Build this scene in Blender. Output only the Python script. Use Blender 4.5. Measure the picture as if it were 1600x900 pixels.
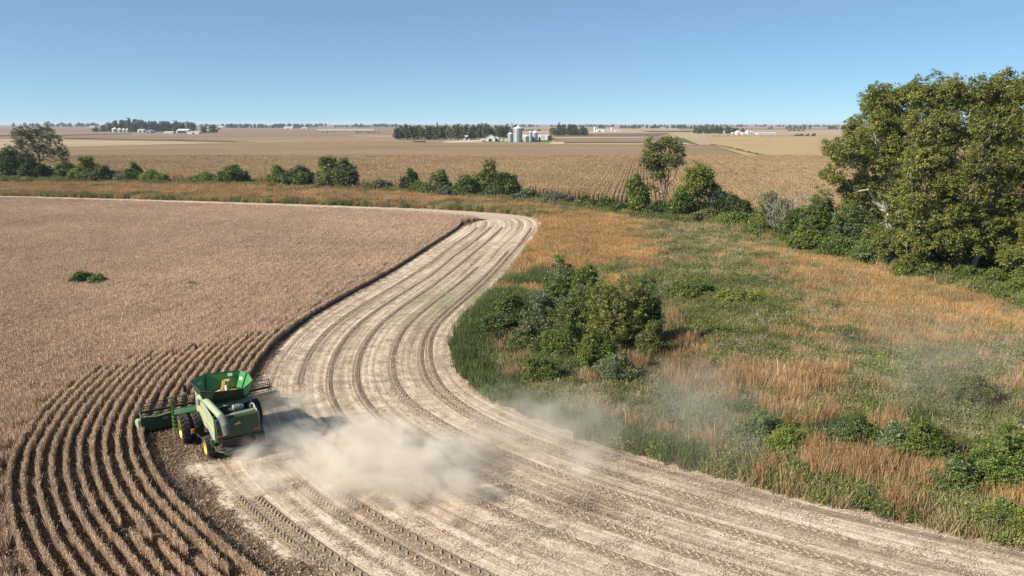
import bpy, math, random
import numpy as np

# ------------------------------------------------------------------ camera, light, exposure
F, H, YH = 1142.0, 22.0, 191.5
PITCH = math.atan((450 - YH) / F)
RAD = 6371000.0 * 7 / 6
sc = bpy.context.scene
for o in list(bpy.data.objects):
    bpy.data.objects.remove(o)
cam_d = bpy.data.cameras.new('camera'); cam = bpy.data.objects.new('camera', cam_d)
sc.collection.objects.link(cam); sc.camera = cam
cam.location = (0, 0, H); cam.rotation_euler = (math.pi / 2 - PITCH, 0, 0)
cam_d.sensor_width = 36; cam_d.lens = 36 * F / 1600; cam_d.clip_start = 0.5; cam_d.clip_end = 60000
SUN_AZ, SUN_EL = math.radians(245), math.radians(35)
w = bpy.data.worlds.new('World'); sc.world = w; w.use_nodes = True
nt = w.node_tree; bg = nt.nodes['Background']
sky = nt.nodes.new('ShaderNodeTexSky'); sky.sky_type = 'NISHITA'; sky.sun_disc = False
sky.sun_elevation = SUN_EL; sky.sun_rotation = SUN_AZ; sky.altitude = 2500
sky.air_density = 0.6; sky.dust_density = 0.3; sky.ozone_density = 7.0
gam = nt.nodes.new('ShaderNodeGamma'); gam.inputs[1].default_value = 0.57; nt.links.new(sky.outputs[0], gam.inputs[0]); tin = nt.nodes.new('ShaderNodeMix'); tin.data_type = 'RGBA'; tin.blend_type = 'MULTIPLY'; tin.inputs[0].default_value = 1; tin.inputs[7].default_value = (.84, 1.02, 1.0, 1); nt.links.new(gam.outputs[0], tin.inputs[6]); nt.links.new(tin.outputs[2], bg.inputs[0]); bg.inputs[1].default_value = 0.15
sd = bpy.data.lights.new('sun', 'SUN'); sun = bpy.data.objects.new('sun', sd); sc.collection.objects.link(sun)
sd.energy = 4.8; sd.angle = math.radians(0.55); sd.color = (1.0, 0.92, 0.80)
ce = math.cos(SUN_EL)
sdir = (math.sin(SUN_AZ) * ce, math.cos(SUN_AZ) * ce, math.sin(SUN_EL))     # towards the sun
import mathutils
sun.rotation_euler = mathutils.Vector(sdir).to_track_quat('Z', 'Y').to_euler()
sun.location = (-60, -40, 60)
vs = sc.view_settings; vs.view_transform = 'Standard'; vs.look = 'None'; vs.gamma = 1; vs.exposure = 0.87
vs.use_curve_mapping = False
sc.cycles.max_bounces = 5; sc.cycles.diffuse_bounces = 2; sc.cycles.transmission_bounces = 3
sc.cycles.transparent_max_bounces = 24; sc.cycles.volume_bounces = 2
sc.cycles.volume_step_rate = 2.0; sc.cycles.volume_max_steps = 96
rng = np.random.default_rng(7)

# ------------------------------------------------------------------ geometry helpers
def g(px, py, z=0.0):
    a = PITCH + math.atan((py - 450) / F); y = (H - z) / math.tan(a)
    d = y * math.cos(PITCH) + (H - z) * math.sin(PITCH)
    return ((px - 800) / F * d, y)
def pix(x, y, z=0.0):
    h = H - z; d = y * math.cos(PITCH) + h * math.sin(PITCH); v = h * math.cos(PITCH) - y * math.sin(PITCH)
    return 800 + F * x / d, 450 + F * v / d
def mpp(px, py):
    x, y = g(px, py); return (y * math.cos(PITCH) + H * math.sin(PITCH)) / F
def zc(x, y):
    return -(x * x + y * y) / (2 * RAD)

# path of the field's right edge, traced on the ground
epx = [(2100,960),(1850,915),(1600,857),(1400,815),(1200,766),(1000,712),(880,672),(800,640),(735,602),(712,560),(716,520),(740,487),(795,432),(830,385),(850,355),(838,341),(800,335),(700,328),(550,322),(400,317),(200,311),(0,306),(-300,300)]
def catmull(p, n=24):
    out = []; p = np.vstack([2 * p[0] - p[1], p, 2 * p[-1] - p[-2]])
    for i in range(1, len(p) - 2):
        a, b, c, d = p[i - 1:i + 3]
        for t in np.linspace(0, 1, n, endpoint=False):
            out.append(.5 * (2 * b + (c - a) * t + (2 * a - 5 * b + 4 * c - d) * t * t + (3 * b - a - 3 * c + d) * t ** 3))
    out.append(p[-2]); return np.array(out)
def resample(c, st):
    s = np.r_[0, np.cumsum(np.hypot(*np.diff(c, axis=0).T))]; t = np.arange(0, s[-1], st)
    return np.c_[np.interp(t, s, c[:, 0]), np.interp(t, s, c[:, 1])]
ED = resample(catmull(np.array([g(*p) for p in epx])), .5)
_k = np.ones(13) / 13; _e = ED.copy()
for j in range(2): _e[6:-6, j] = np.convolve(ED[:, j], _k, 'valid')
ED = _e
def WS(P):
    """signed distance to the edge (positive in the field) and arc length, for an (n,2) array"""
    P = np.asarray(P, float); a = ED[:-1]; ab = ED[1:] - a; L2 = (ab ** 2).sum(1)
    W = np.empty(len(P)); S = np.empty(len(P))
    for i in range(0, len(P), 2000):
        q = P[i:i + 2000]; r = q[:, None] - a[None]
        t = np.clip((r * ab[None]).sum(2) / L2[None], 0, 1)
        v = r - ab[None] * t[..., None]; d2 = (v ** 2).sum(2); k = d2.argmin(1); ar = np.arange(len(q))
        c = ab[k, 0] * v[ar, k, 1] - ab[k, 1] * v[ar, k, 0]
        W[i:i + 2000] = np.sqrt(d2[ar, k]) * np.where(c > 0, 1, -1); S[i:i + 2000] = (k + t[ar, k]) * .5
    return W, S
def wedge(s):
    return np.interp(s, [0, 150, 159, 170, 190, 208, 420], [18.25, 18.25, 16.5, 12.5, 10.2, 9.3, 8.6])

def vnoise(x, y, seed=0):
    """smooth value noise in 0..1 for arrays"""
    xi = np.floor(x).astype(int); yi = np.floor(y).astype(int); fx = x - xi; fy = y - yi
    fx = fx * fx * (3 - 2 * fx); fy = fy * fy * (3 - 2 * fy)
    def h(a, b):
        n = (a * 374761393 + b * 668265263 + seed * 974711) & 0x7fffffff
        n = ((n ^ (n >> 13)) * 1274126177) & 0x7fffffff
        return ((n ^ (n >> 16)) & 0xffff) / 65535.0
    return (h(xi, yi) * (1 - fx) + h(xi + 1, yi) * fx) * (1 - fy) + (h(xi, yi + 1) * (1 - fx) + h(xi + 1, yi + 1) * fx) * fy

def inpoly(px, py, poly):
    px = np.asarray(px); py = np.asarray(py); r = np.zeros(px.shape, bool); n = len(poly)
    for i in range(n):
        x1, y1 = poly[i]; x2, y2 = poly[(i + 1) % n]
        c = ((y1 > py) != (y2 > py)) & (px < (x2 - x1) * (py - y1) / ((y2 - y1) or 1e-9) + x1); r ^= c
    return r

# ------------------------------------------------------------------ materials
MATS = {}
def nodes(name):
    m = bpy.data.materials.new(name); m.use_nodes = True
    n = m.node_tree; b = n.nodes['Principled BSDF']; return m, n, b
def N(n, t, **kw):
    x = n.nodes.new(t)
    for k, v in kw.items():
        if k in x.inputs: x.inputs[k].default_value = v
        else: setattr(x, k, v)
    return x
def mixc(n, fac, a, b, mode='MIX'):
    x = n.nodes.new('ShaderNodeMix'); x.data_type = 'RGBA'; x.blend_type = mode
    for i, v in ((0, fac), (6, a), (7, b)):
        if hasattr(v, 'links') or isinstance(v, bpy.types.NodeSocket): n.links.new(v, x.inputs[i])
        elif i == 0: x.inputs[0].default_value = v
        else: x.inputs[i].default_value = (*v, 1)
    return x.outputs[2]
def ramp(n, src, stops):
    r = n.nodes.new('ShaderNodeValToRGB'); e = r.color_ramp.elements
    while len(e) < len(stops): e.new(.5)
    for i, (p, c) in enumerate(stops):
        e[i].position = p; e[i].color = (*c, 1) if not isinstance(c, (int, float)) else (c, c, c, 1)
    n.links.new(src, r.inputs[0]); return r.outputs[0]
def noise(n, scale, detail=3, vec=None, rough=.55):
    x = N(n, 'ShaderNodeTexNoise', Scale=scale, Detail=detail, Roughness=rough)
    if vec is not None: n.links.new(vec, x.inputs['Vector'])
    return x.outputs[0]
def bump(n, b, src, strength=.5, dist=.05):
    x = N(n, 'ShaderNodeBump', Strength=strength, Distance=dist); n.links.new(src, x.inputs['Height'])
    n.links.new(x.outputs[0], b.inputs['Normal'])
def plain(name, c, rough=.6, metal=0.0, var=.12, scale=3.0, bmp=0.0, dirt=None, dirt_amt=.0, spec=.4):
    if name in MATS: return MATS[name]
    m, n, b = nodes(name); tc = N(n, 'ShaderNodeTexCoord')
    f = noise(n, scale, 4, tc.outputs['Object'])
    lo = tuple(v * (1 - var) for v in c); hi = tuple(min(1, v * (1 + var)) for v in c)
    col = ramp(n, f, [(.3, lo), (.7, hi)])
    if dirt:
        d = ramp(n, noise(n, scale * .6, 5, tc.outputs['Object'], .7), [(.42, 0.0), (.72, dirt_amt)])
        col = mixc(n, d, col, dirt)
    n.links.new(col, b.inputs['Base Color']); b.inputs['Roughness'].default_value = rough
    b.inputs['Metallic'].default_value = metal; b.inputs['Specular IOR Level'].default_value = spec
    if bmp: bump(n, b, noise(n, scale * 4, 3, tc.outputs['Object']), bmp, .03)
    MATS[name] = m; return m
def leafmat(name, trans=.3, patch=.06, amp=.25, rnd=.25, rough=.7):
    """plant matter: colour from the leaves' own tint, varied over metres and from plant to plant"""
    m = bpy.data.materials.new(name); m.use_nodes = True; n = m.node_tree; n.nodes.clear()
    out = N(n, 'ShaderNodeOutputMaterial'); a = N(n, 'ShaderNodeAttribute', attribute_name='col')
    geo = N(n, 'ShaderNodeNewGeometry'); f = noise(n, patch, 3, geo.outputs['Position'])
    oi = N(n, 'ShaderNodeObjectInfo')
    v1 = N(n, 'ShaderNodeMapRange', **{'From Min': .3, 'From Max': .7, 'To Min': 1 - amp, 'To Max': 1 + amp}); n.links.new(f, v1.inputs[0])
    v2 = N(n, 'ShaderNodeMapRange', **{'To Min': 1 - rnd, 'To Max': 1 + rnd}); n.links.new(oi.outputs['Random'], v2.inputs[0])
    mu = N(n, 'ShaderNodeMath', operation='MULTIPLY'); n.links.new(v1.outputs[0], mu.inputs[0]); n.links.new(v2.outputs[0], mu.inputs[1])
    hs = N(n, 'ShaderNodeHueSaturation'); n.links.new(mu.outputs[0], hs.inputs['Value']); n.links.new(a.outputs['Color'], hs.inputs['Color'])
    d = N(n, 'ShaderNodeBsdfDiffuse'); t = N(n, 'ShaderNodeBsdfTranslucent'); mx = N(n, 'ShaderNodeMixShader', Fac=trans)
    n.links.new(hs.outputs[0], d.inputs[0]); n.links.new(hs.outputs[0], t.inputs[0])
    n.links.new(d.outputs[0], mx.inputs[1]); n.links.new(t.outputs[0], mx.inputs[2])
    gl = N(n, 'ShaderNodeBsdfGlossy', Roughness=.5); gl.inputs[0].default_value = (.8, .85, .9, 1)
    m2 = N(n, 'ShaderNodeMixShader', Fac=.025); n.links.new(mx.outputs[0], m2.inputs[1]); n.links.new(gl.outputs[0], m2.inputs[2])
    n.links.new(m2.outputs[0], out.inputs[0]); MATS[name] = m; return m
M_leaf = leafmat('leaf', .38, .12, .18, .12)
M_grass = leafmat('grass_blade', .25, .12, .25, .22)
M_soy = leafmat('soybean_plant', .15, .035, .15, .07)
M_corn = leafmat('corn_plant', .2, .02, .10, .12)
M_bark = plain('bark', (.17, .14, .11), .95, var=.35, scale=2.5, bmp=.6)
M_barkpale = plain('pale_bark', (.36, .33, .29), .95, var=.35, scale=2.5, bmp=.6)

# ------------------------------------------------------------------ objects
COL = sc.collection
def tag(o, label=None, cat=None, group=None, kind=None):
    if label: o['label'] = label
    if cat: o['category'] = cat
    if group: o['group'] = group
    if kind: o['kind'] = kind
    return o
def link(name, me, parent=None, mat=None):
    o = bpy.data.objects.new(name, me); COL.objects.link(o)
    if parent is not None: o.parent = parent
    if mat is not None: me.materials.append(mat)
    return o
def empty(name, loc, rz=0, label=None, cat=None, group=None):
    o = bpy.data.objects.new(name, None); COL.objects.link(o); o.location = loc; o.rotation_euler = (0, 0, rz)
    return tag(o, label, cat, group)
def meshfrom(name, V, Fc, smooth=False):
    me = bpy.data.meshes.new(name); me.from_pydata([tuple(v) for v in V], [], [tuple(f) for f in Fc]); me.update()
    if smooth:
        me.polygons.foreach_set('use_smooth', [True] * len(me.polygons))
    return me
def quadmesh(name, Q, C, mat=None):
    """Q (n,4,3), C (n,3) -> mesh of separate quads with a point colour attribute 'col'"""
    n = len(Q); me = bpy.data.meshes.new(name)
    me.vertices.add(4 * n); me.vertices.foreach_set('co', np.ascontiguousarray(Q, np.float32).ravel())
    me.loops.add(4 * n); me.loops.foreach_set('vertex_index', np.arange(4 * n, dtype=np.int32))
    me.polygons.add(n); me.polygons.foreach_set('loop_start', np.arange(0, 4 * n, 4, dtype=np.int32))
    try: me.polygons.foreach_set('loop_total', np.full(n, 4, np.int32))
    except Exception: pass
    at = me.attributes.new('col', 'FLOAT_COLOR', 'POINT')
    c = np.ones((n, 4, 4), np.float32); c[:, :, :3] = np.clip(C, 0, 1)[:, None, :]; at.data.foreach_set('color', c.ravel())
    if mat: me.materials.append(mat)
    me.update(calc_edges=True); me.validate(); return me

class MB:
    def __init__(s): s.V = []; s.F = []
    def add(s, V, Fc):
        k = len(s.V); s.V += [tuple(v) for v in V]; s.F += [tuple(i + k for i in f) for f in Fc]; return s
    def box(s, x0, x1, y0, y1, z0, z1, rot=None, piv=None):
        V = [(x, y, z) for z in (z0, z1) for y in (y0, y1) for x in (x0, x1)]
        if rot is not None:
            R = mathutils.Euler(rot).to_matrix(); p = mathutils.Vector(piv or ((x0 + x1) / 2, (y0 + y1) / 2, (z0 + z1) / 2))
            V = [tuple(R @ (mathutils.Vector(v) - p) + p) for v in V]
        return s.add(V, [(0, 2, 3, 1), (4, 5, 7, 6), (0, 1, 5, 4), (2, 6, 7, 3), (0, 4, 6, 2), (1, 3, 7, 5)])
    def tube(s, pts, r, n=8, caps=True):
        pts = [mathutils.Vector(p) for p in pts]; rs = r if hasattr(r, '__len__') else [r] * len(pts)
        V = []; up = mathutils.Vector((.13, .31, .94))
        for i, p in enumerate(pts):
            t = (pts[min(i + 1, len(pts) - 1)] - pts[max(i - 1, 0)]).normalized()
            a = t.cross(up)
            if a.length < .05: a = t.cross(mathutils.Vector((1, 0, 0)))
            a.normalize(); b = t.cross(a)
            for k in range(n):
                q = 2 * math.pi * k / n; V.append(tuple(p + (a * math.cos(q) + b * math.sin(q)) * rs[i]))
        Fc = [(i * n + k, i * n + (k + 1) % n, (i + 1) * n + (k + 1) % n, (i + 1) * n + k) for i in range(len(pts) - 1) for k in range(n)]
        if caps: Fc += [tuple(range(n))[::-1], tuple((len(pts) - 1) * n + k for k in range(n))]
        return s.add(V, Fc)
    def lathe(s, prof, c, axis='z', n=24):
        V = []
        for r, h in prof:
            for k in range(n):
                q = 2 * math.pi * k / n; a, b = r * math.cos(q), r * math.sin(q)
                V.append((c[0] + h, c[1] + a, c[2] + b) if axis == 'x' else (c[0] + a, c[1] + b, c[2] + h))
        Fc = [(i * n + k, i * n + (k + 1) % n, (i + 1) * n + (k + 1) % n, (i + 1) * n + k) for i in range(len(prof) - 1) for k in range(n)]
        return s.add(V, Fc)
    def prism(s, poly, h0, h1, axis='x'):
        """polygon in (y,z) extruded along x, or (x,y) along z, or (x,z) along y"""
        n = len(poly)
        def P(a, b, h): return (h, a, b) if axis == 'x' else ((a, b, h) if axis == 'z' else (a, h, b))
        V = [P(a, b, h0) for a, b in poly] + [P(a, b, h1) for a, b in poly]
        return s.add(V, [tuple(range(n))[::-1], tuple(range(n, 2 * n))] + [(i, (i + 1) % n, n + (i + 1) % n, n + i) for i in range(n)])
    def build(s, name, mat, parent=None, smooth=False, bevel=0.0):
        me = meshfrom(name, s.V, s.F, smooth); me.materials.append(mat)
        import bmesh
        bm = bmesh.new(); bm.from_mesh(me); bmesh.ops.recalc_face_normals(bm, faces=bm.faces)
        if bevel: bmesh.ops.bevel(bm, geom=[e for e in bm.edges if len(e.link_faces) == 2 and e.calc_face_angle(0) > .6], offset=bevel, segments=1, affect='EDGES', clamp_overlap=True)
        bm.to_mesh(me); bm.free()
        return link(name, me, parent)

# ------------------------------------------------------------------ plant matter generators
def jitcol(r, base, n, amt=.2, hue=.06):
    v = 1 + r.uniform(-amt, amt, (n, 1)); h = 1 + r.uniform(-hue, hue, (n, 3)); return np.array(base)[None] * v * h
def blades(r, n, rx, ry, h0, h1, w, lean, cols, tip=.4, bend=0.0):
    x = r.uniform(-rx, rx, n); y = r.uniform(-ry, ry, n); a = r.uniform(0, 2 * np.pi, n); h = r.uniform(h0, h1, n)
    lx = r.normal(0, lean, n) * h; ly = r.normal(0, lean, n) * h; ww = w * r.uniform(.6, 1.4, n)
    dx, dy = np.cos(a) * ww / 2, np.sin(a) * ww / 2; Q = np.zeros((n, 4, 3))
    Q[:, 0] = np.c_[x - dx, y - dy, np.zeros(n)]; Q[:, 1] = np.c_[x + dx, y + dy, np.zeros(n)]
    Q[:, 2] = np.c_[x + lx + dx * tip, y + ly + dy * tip, h]; Q[:, 3] = np.c_[x + lx - dx * tip, y + ly - dy * tip, h]
    c = np.array(cols)[r.integers(0, len(cols), n)] * (1 + r.uniform(-.2, .2, (n, 1)))
    return Q, c
def leaves(r, P, size, nrm=None, rand=.8, flat=1.0):
    n = len(P); d = r.normal(0, 1, (n, 3)) * rand
    if nrm is not None: d = d + nrm
    d /= np.linalg.norm(d, axis=1)[:, None] + 1e-9
    t = np.cross(d, r.normal(0, 1, (n, 3))); t /= np.linalg.norm(t, axis=1)[:, None] + 1e-9; b = np.cross(d, t)
    s = size * r.uniform(.6, 1.35, (n, 1)); t = t * s * .5; b = b * s * .38 * flat; Q = np.empty((n, 4, 3))
    Q[:, 0] = P - t; Q[:, 1] = P + b; Q[:, 2] = P + t; Q[:, 3] = P - b
    return Q
def crown(r, lobes, n_clumps, per, leaf, cr, cols, gap=.0, inner=.2, low=-.55):
    """leaf clumps spread through and over ellipsoid lobes; returns quads, colours, clump centres"""
    L = np.array(lobes, float); vol = (L[:, 3] * L[:, 4] * L[:, 5]) ** (2 / 3); pr = vol / vol.sum(); C = []; D = []
    while len(C) < n_clumps:
        k = r.choice(len(L), p=pr); d = r.normal(0, 1, 3); d /= np.linalg.norm(d)
        if d[2] < low and r.random() < .7: continue
        q = 1 - .35 * r.random() ** 1.3 if r.random() > inner else r.uniform(.2, .7)
        q *= 1 + .22 * math.sin(5 * d[0] + 3 * k) * math.cos(4 * d[1] + 2 * d[2] + k)
        c = L[k, :3] + d * q * L[k, 3:]
        if c[2] < .1: c[2] = r.uniform(.1, .5)
        if gap and vnoise(np.array([c[0] / gap + 9 * k]), np.array([c[2] / gap + c[1] / gap * .7]), 5)[0] < .36: continue
        C.append(c); D.append(d)
    C = np.array(C); D = np.array(D)
    cr_ = cr * r.uniform(.6, 1.3, len(C)); idx = np.repeat(np.arange(len(C)), per)
    P = C[idx] + r.normal(0, 1, (len(idx), 3)) * cr_[idx, None] * np.array([.55, .55, .38])
    P[:, 2] = np.maximum(P[:, 2], .03)
    Q = leaves(r, P, leaf, D[idx] * .5 + np.array([0, 0, .55]), .75)
    cols = np.array(cols); cc = cols[r.integers(0, len(cols), len(C))] * r.uniform(.8, 1.2, (len(C), 1))
    return Q, cc[idx] * (1 + r.uniform(-.25, .25, (len(idx), 1))), C
def limb(mb, r, a, b, r0, r1, wob=.08, n=5, sides=6):
    a = np.array(a, float); b = np.array(b, float); Ln = np.linalg.norm(b - a); pts = []
    for i in range(n):
        t = i / (n - 1); p = a + (b - a) * t
        if 0 < i < n - 1: p = p + r.normal(0, wob * Ln * .5, 3)
        p[2] += math.sin(t * math.pi) * Ln * .05; pts.append(p)
    mb.tube(pts, [r0 + (r1 - r0) * i / (n - 1) for i in range(n)], sides, caps=False); return pts
def wood(r, lobes, C, base_r, trunk_top, mat_, name, parent, ntwig=30, stems=((0, 0),), bare=1.0):
    mb = MB()
    for si, (sx, sy) in enumerate(stems):
        top = np.array(trunk_top) + (0 if si == 0 else r.normal(0, .4, 3))
        pts = limb(mb, r, (sx, sy, -.15), top, base_r * (1 if si == 0 else .7), base_r * .55, .05, 6, 8)
    ends = []
    for L in lobes:
        e = np.array(L[:3]) + np.array([0, 0, L[5] * .2]); p = limb(mb, r, top, e, base_r * .5, base_r * .14, .1, 6, 6); ends += p[2:]
    ends = np.array(ends)
    for c in C[r.choice(len(C), min(ntwig, len(C)), replace=False)]:
        k = np.linalg.norm(ends - c, axis=1).argmin(); limb(mb, r, ends[k], c, base_r * .16, base_r * .04, .1, 4, 4)
    return mb.build(name, mat_, parent)
def autolobes(r, cx, cy, z0, z1, rx, ry, n):
    out = []
    for i in range(n):
        t = (i + .5) / n; z = z0 + (z1 - z0) * (.18 + .66 * t); wdt = math.sin(math.pi * (.22 + .62 * t)); a = i * 2.4 + r.uniform(0, 1)
        q = r.uniform(.35, .6) * wdt
        s = r.uniform(.42, .6) * (1.05 - .25 * t)
        out.append((cx + math.cos(a) * q * rx, cy + math.sin(a) * q * ry, z, rx * s, ry * s, (z1 - z0) * .24 * r.uniform(.85, 1.15)))
    out.append((cx, cy, z0 + (z1 - z0) * .78, rx * .45, ry * .45, (z1 - z0) * .22))
    return out

def scatter(name, P, rz, s, protos, label, cat, mat=None, kind='stuff'):
    """many small plants nobody could count: one object, its plants instanced on points"""
    P = np.asarray(P, np.float32); n = len(P); me = bpy.data.meshes.new(name)
    me.vertices.add(n); me.vertices.foreach_set('co', P.ravel())
    for nm, ty, d in (('rz', 'FLOAT', rz), ('sz', 'FLOAT', s), ('pick', 'INT', rng.integers(0, len(protos), n))):
        a = me.attributes.new(nm, ty, 'POINT'); a.data.foreach_set('value', np.asarray(d, np.float32 if ty == 'FLOAT' else np.int32))
    o = link(name, me); tag(o, label, cat, kind=kind)
    ng = bpy.data.node_groups.new(name + '_nodes', 'GeometryNodeTree')
    ng.interface.new_socket('Geometry', in_out='INPUT', socket_type='NodeSocketGeometry')
    ng.interface.new_socket('Geometry', in_out='OUTPUT', socket_type='NodeSocketGeometry')
    nn = ng.nodes; gi = nn.new('NodeGroupInput'); go = nn.new('NodeGroupOutput'); ip = nn.new('GeometryNodeInstanceOnPoints')
    j = nn.new('GeometryNodeJoinGeometry')
    for q in protos:
        oi = nn.new('GeometryNodeObjectInfo'); oi.inputs['Object'].default_value = q; oi.inputs['As Instance'].default_value = True
        ng.links.new(oi.outputs['Geometry'], j.inputs[0])
    def attr(nm, ty):
        x = nn.new('GeometryNodeInputNamedAttribute'); x.data_type = ty; x.inputs['Name'].default_value = nm; return x.outputs['Attribute']
    cx = nn.new('ShaderNodeCombineXYZ'); ng.links.new(attr('rz', 'FLOAT'), cx.inputs[2])
    ng.links.new(gi.outputs[0], ip.inputs['Points']); ng.links.new(j.outputs[0], ip.inputs['Instance'])
    ip.inputs['Pick Instance'].default_value = True
    ng.links.new(attr('pick', 'INT'), ip.inputs['Instance Index']); ng.links.new(cx.outputs[0], ip.inputs['Rotation'])
    ng.links.new(attr('sz', 'FLOAT'), ip.inputs['Scale']); ng.links.new(ip.outputs[0], go.inputs[0])
    md = o.modifiers.new('scatter', 'NODES'); md.node_group = ng
    return o
def proto(name, Q, C, mat):
    return bpy.data.objects.new(name, quadmesh(name, Q, C, mat))       # never linked: only instanced

# ------------------------------------------------------------------ ground sheet (follows the earth's curve, to the horizon)
def polar_ground():
    rad = [0, 20, 60, 120, 250, 500, 900, 1400, 2000, 2800, 3800, 5000, 6500, 8500, 11000, 14000, 18000, 24000]; na = 96; V = [(0, 0, 0)]
    for q in rad[1:]:
        for k in range(na):
            a = 2 * math.pi * k / na; V.append((q * math.cos(a), q * math.sin(a), -q * q / (2 * RAD)))
    Fc = [(0, 1 + k, 1 + (k + 1) % na) for k in range(na)]
    for i in range(len(rad) - 2):
        for k in range(na):
            a = 1 + i * na; Fc.append((a + k, a + na + k, a + na + (k + 1) % na, a + (k + 1) % na))
    return meshfrom('ground', V, Fc, True)
def field_mat(name, stops, big=.002, fine=.35, stretch=(1, 1), amp=.3, bmp=.0):
    """crop or soil seen from afar: broad drifts, row-wise streaks and grain"""
    m, n, b = nodes(name); tc = N(n, 'ShaderNodeNewGeometry'); mp = N(n, 'ShaderNodeMapping')
    mp.inputs['Scale'].default_value = (stretch[0], stretch[1], 1); n.links.new(tc.outputs['Position'], mp.inputs['Vector'])
    f1 = noise(n, big, 4, mp.outputs[0], .6); col = ramp(n, f1, stops)
    f2 = noise(n, fine, 4, tc.outputs['Position'], .7)
    g2 = ramp(n, f2, [(.3, 1 - amp), (.7, 1.0)]); col = mixc(n, 1.0, col, g2, 'MULTIPLY')
    n.links.new(col, b.inputs['Base Color']); b.inputs['Roughness'].default_value = 1.0; b.inputs['Specular IOR Level'].default_value = .05
    if bmp: bump(n, b, f2, bmp, .5)
    return m
gm = polar_ground(); gr = link('ground', gm, mat=field_mat('far_cropland', [(.3, (.24, .17, .105)), (.48, (.29, .21, .13)), (.55, (.35, .265, .17)), (.7, (.27, .19, .12))], .0022, .25, (.35, 1.0), .2))
tag(gr, kind='structure'); gr.location.z = -.05

# ---- the harvested and standing headland: one sheet that knows its distance from the field's edge
def near_sheet():
    st = .45; xs = np.arange(-230, 46, st); 
    V = []; 
    X, Y = np.meshgrid(xs, np.arange(24, 236, st)); P = np.c_[X.ravel(), Y.ravel()]
    px = 800 + F * P[:, 0] / (P[:, 1] * math.cos(PITCH) + H * math.sin(PITCH))
    ok = (px > -160) & (px < 1780); idx = -np.ones(len(P), int); Pk = P[ok]
    W, S = WS(Pk[:, :]); keep = (W > -.6) & (W < 40.5); sel = np.flatnonzero(ok)[keep]
    W = W[keep]; S = S[keep]; idx[sel] = np.arange(len(sel)); idx = idx.reshape(X.shape)
    q = np.stack([idx[:-1, :-1], idx[:-1, 1:], idx[1:, 1:], idx[1:, :-1]], -1).reshape(-1, 4); q = q[(q >= 0).all(1)]
    Pk = P[sel]; z = .012 + .05 * (vnoise(Pk[:, 0] / 3, Pk[:, 1] / 3, 3) - .5) * 0
    me = bpy.data.meshes.new('harvested_field'); me.from_pydata(np.c_[Pk, z].tolist(), [], q.tolist()); me.update()
    return me, Pk, W, S
TH = math.radians(35); CF = (-21.2, 49.6); CFW = (-math.sin(TH), math.cos(TH)); CRT = (math.cos(TH), math.sin(TH))
def local(P):
    d = np.asarray(P)[:, :2] - np.array(CF); return d @ np.array(CRT), d @ np.array(CFW)
def wrow(s): return np.interp(s, [38, 44, 52, 58], [-1.1, -.9, 0.0, .0])
INNER, OUTER = 25.95, 33.7
def standing(P, W, S):
    """is a soybean still standing here"""
    lx, ly = local(P); cut_head = ly < 3.9
    st = W > wedge(S)
    inpath = (W < INNER - .3 + wrow(S))
    behind = (S < 53) | ((np.abs(lx) < 5.6) & cut_head) | ((ly < 3.9) & (S < 60))
    return st & ~(inpath & behind)
me, NP, NW, NS = near_sheet()
stand = standing(NP, NW, NS)
straw = np.where(stand, .20, 1.0)
lx, ly = local(NP)
fresh = (~stand) & (NW > 22.6 + 1.0 * vnoise(NP[:, 0] / 1.7, NP[:, 1] / 1.7, 8) + wrow(NS)) & (NW > 18.3)
straw[fresh] = .30
under = (~stand) & (NW > 18.3) & (NS > 49.2) & (ly > -5.5); straw[under & (np.abs(lx) < 6)] = .30
edge_shade = (~stand) & (NW < wedge(NS)) & (NW > wedge(NS) - .9) & (NS > 57); straw[edge_shade] *= .45  # strip beside the standing crop darkened, its cast shadow painted into the ground
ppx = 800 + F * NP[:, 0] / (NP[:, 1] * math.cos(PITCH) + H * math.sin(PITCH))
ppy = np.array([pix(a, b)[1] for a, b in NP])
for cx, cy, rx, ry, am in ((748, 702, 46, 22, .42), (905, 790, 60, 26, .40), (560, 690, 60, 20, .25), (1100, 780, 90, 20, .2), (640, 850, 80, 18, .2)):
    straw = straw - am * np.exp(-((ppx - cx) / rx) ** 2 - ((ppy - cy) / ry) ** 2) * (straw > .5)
green = np.zeros(len(NP))
for cx, cy, rx, ry, am in ((690, 472, 34, 20, .75), (745, 462, 30, 26, .8), (640, 500, 30, 12, .45), (600, 585, 60, 14, .0)):
    green = np.maximum(green, am * np.exp(-((ppx - cx - (450 - ppy) * 1.0 * 0) / rx) ** 2 - ((ppy - cy) / ry) ** 2))
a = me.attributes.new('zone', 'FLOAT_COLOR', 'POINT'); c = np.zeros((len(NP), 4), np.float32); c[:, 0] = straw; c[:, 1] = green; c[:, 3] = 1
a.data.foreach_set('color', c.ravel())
uv = me.attributes.new('path', 'FLOAT_VECTOR', 'POINT'); uv.data.foreach_set('vector', np.c_[NW, NS, np.zeros(len(NW))].astype(np.float32).ravel())
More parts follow.
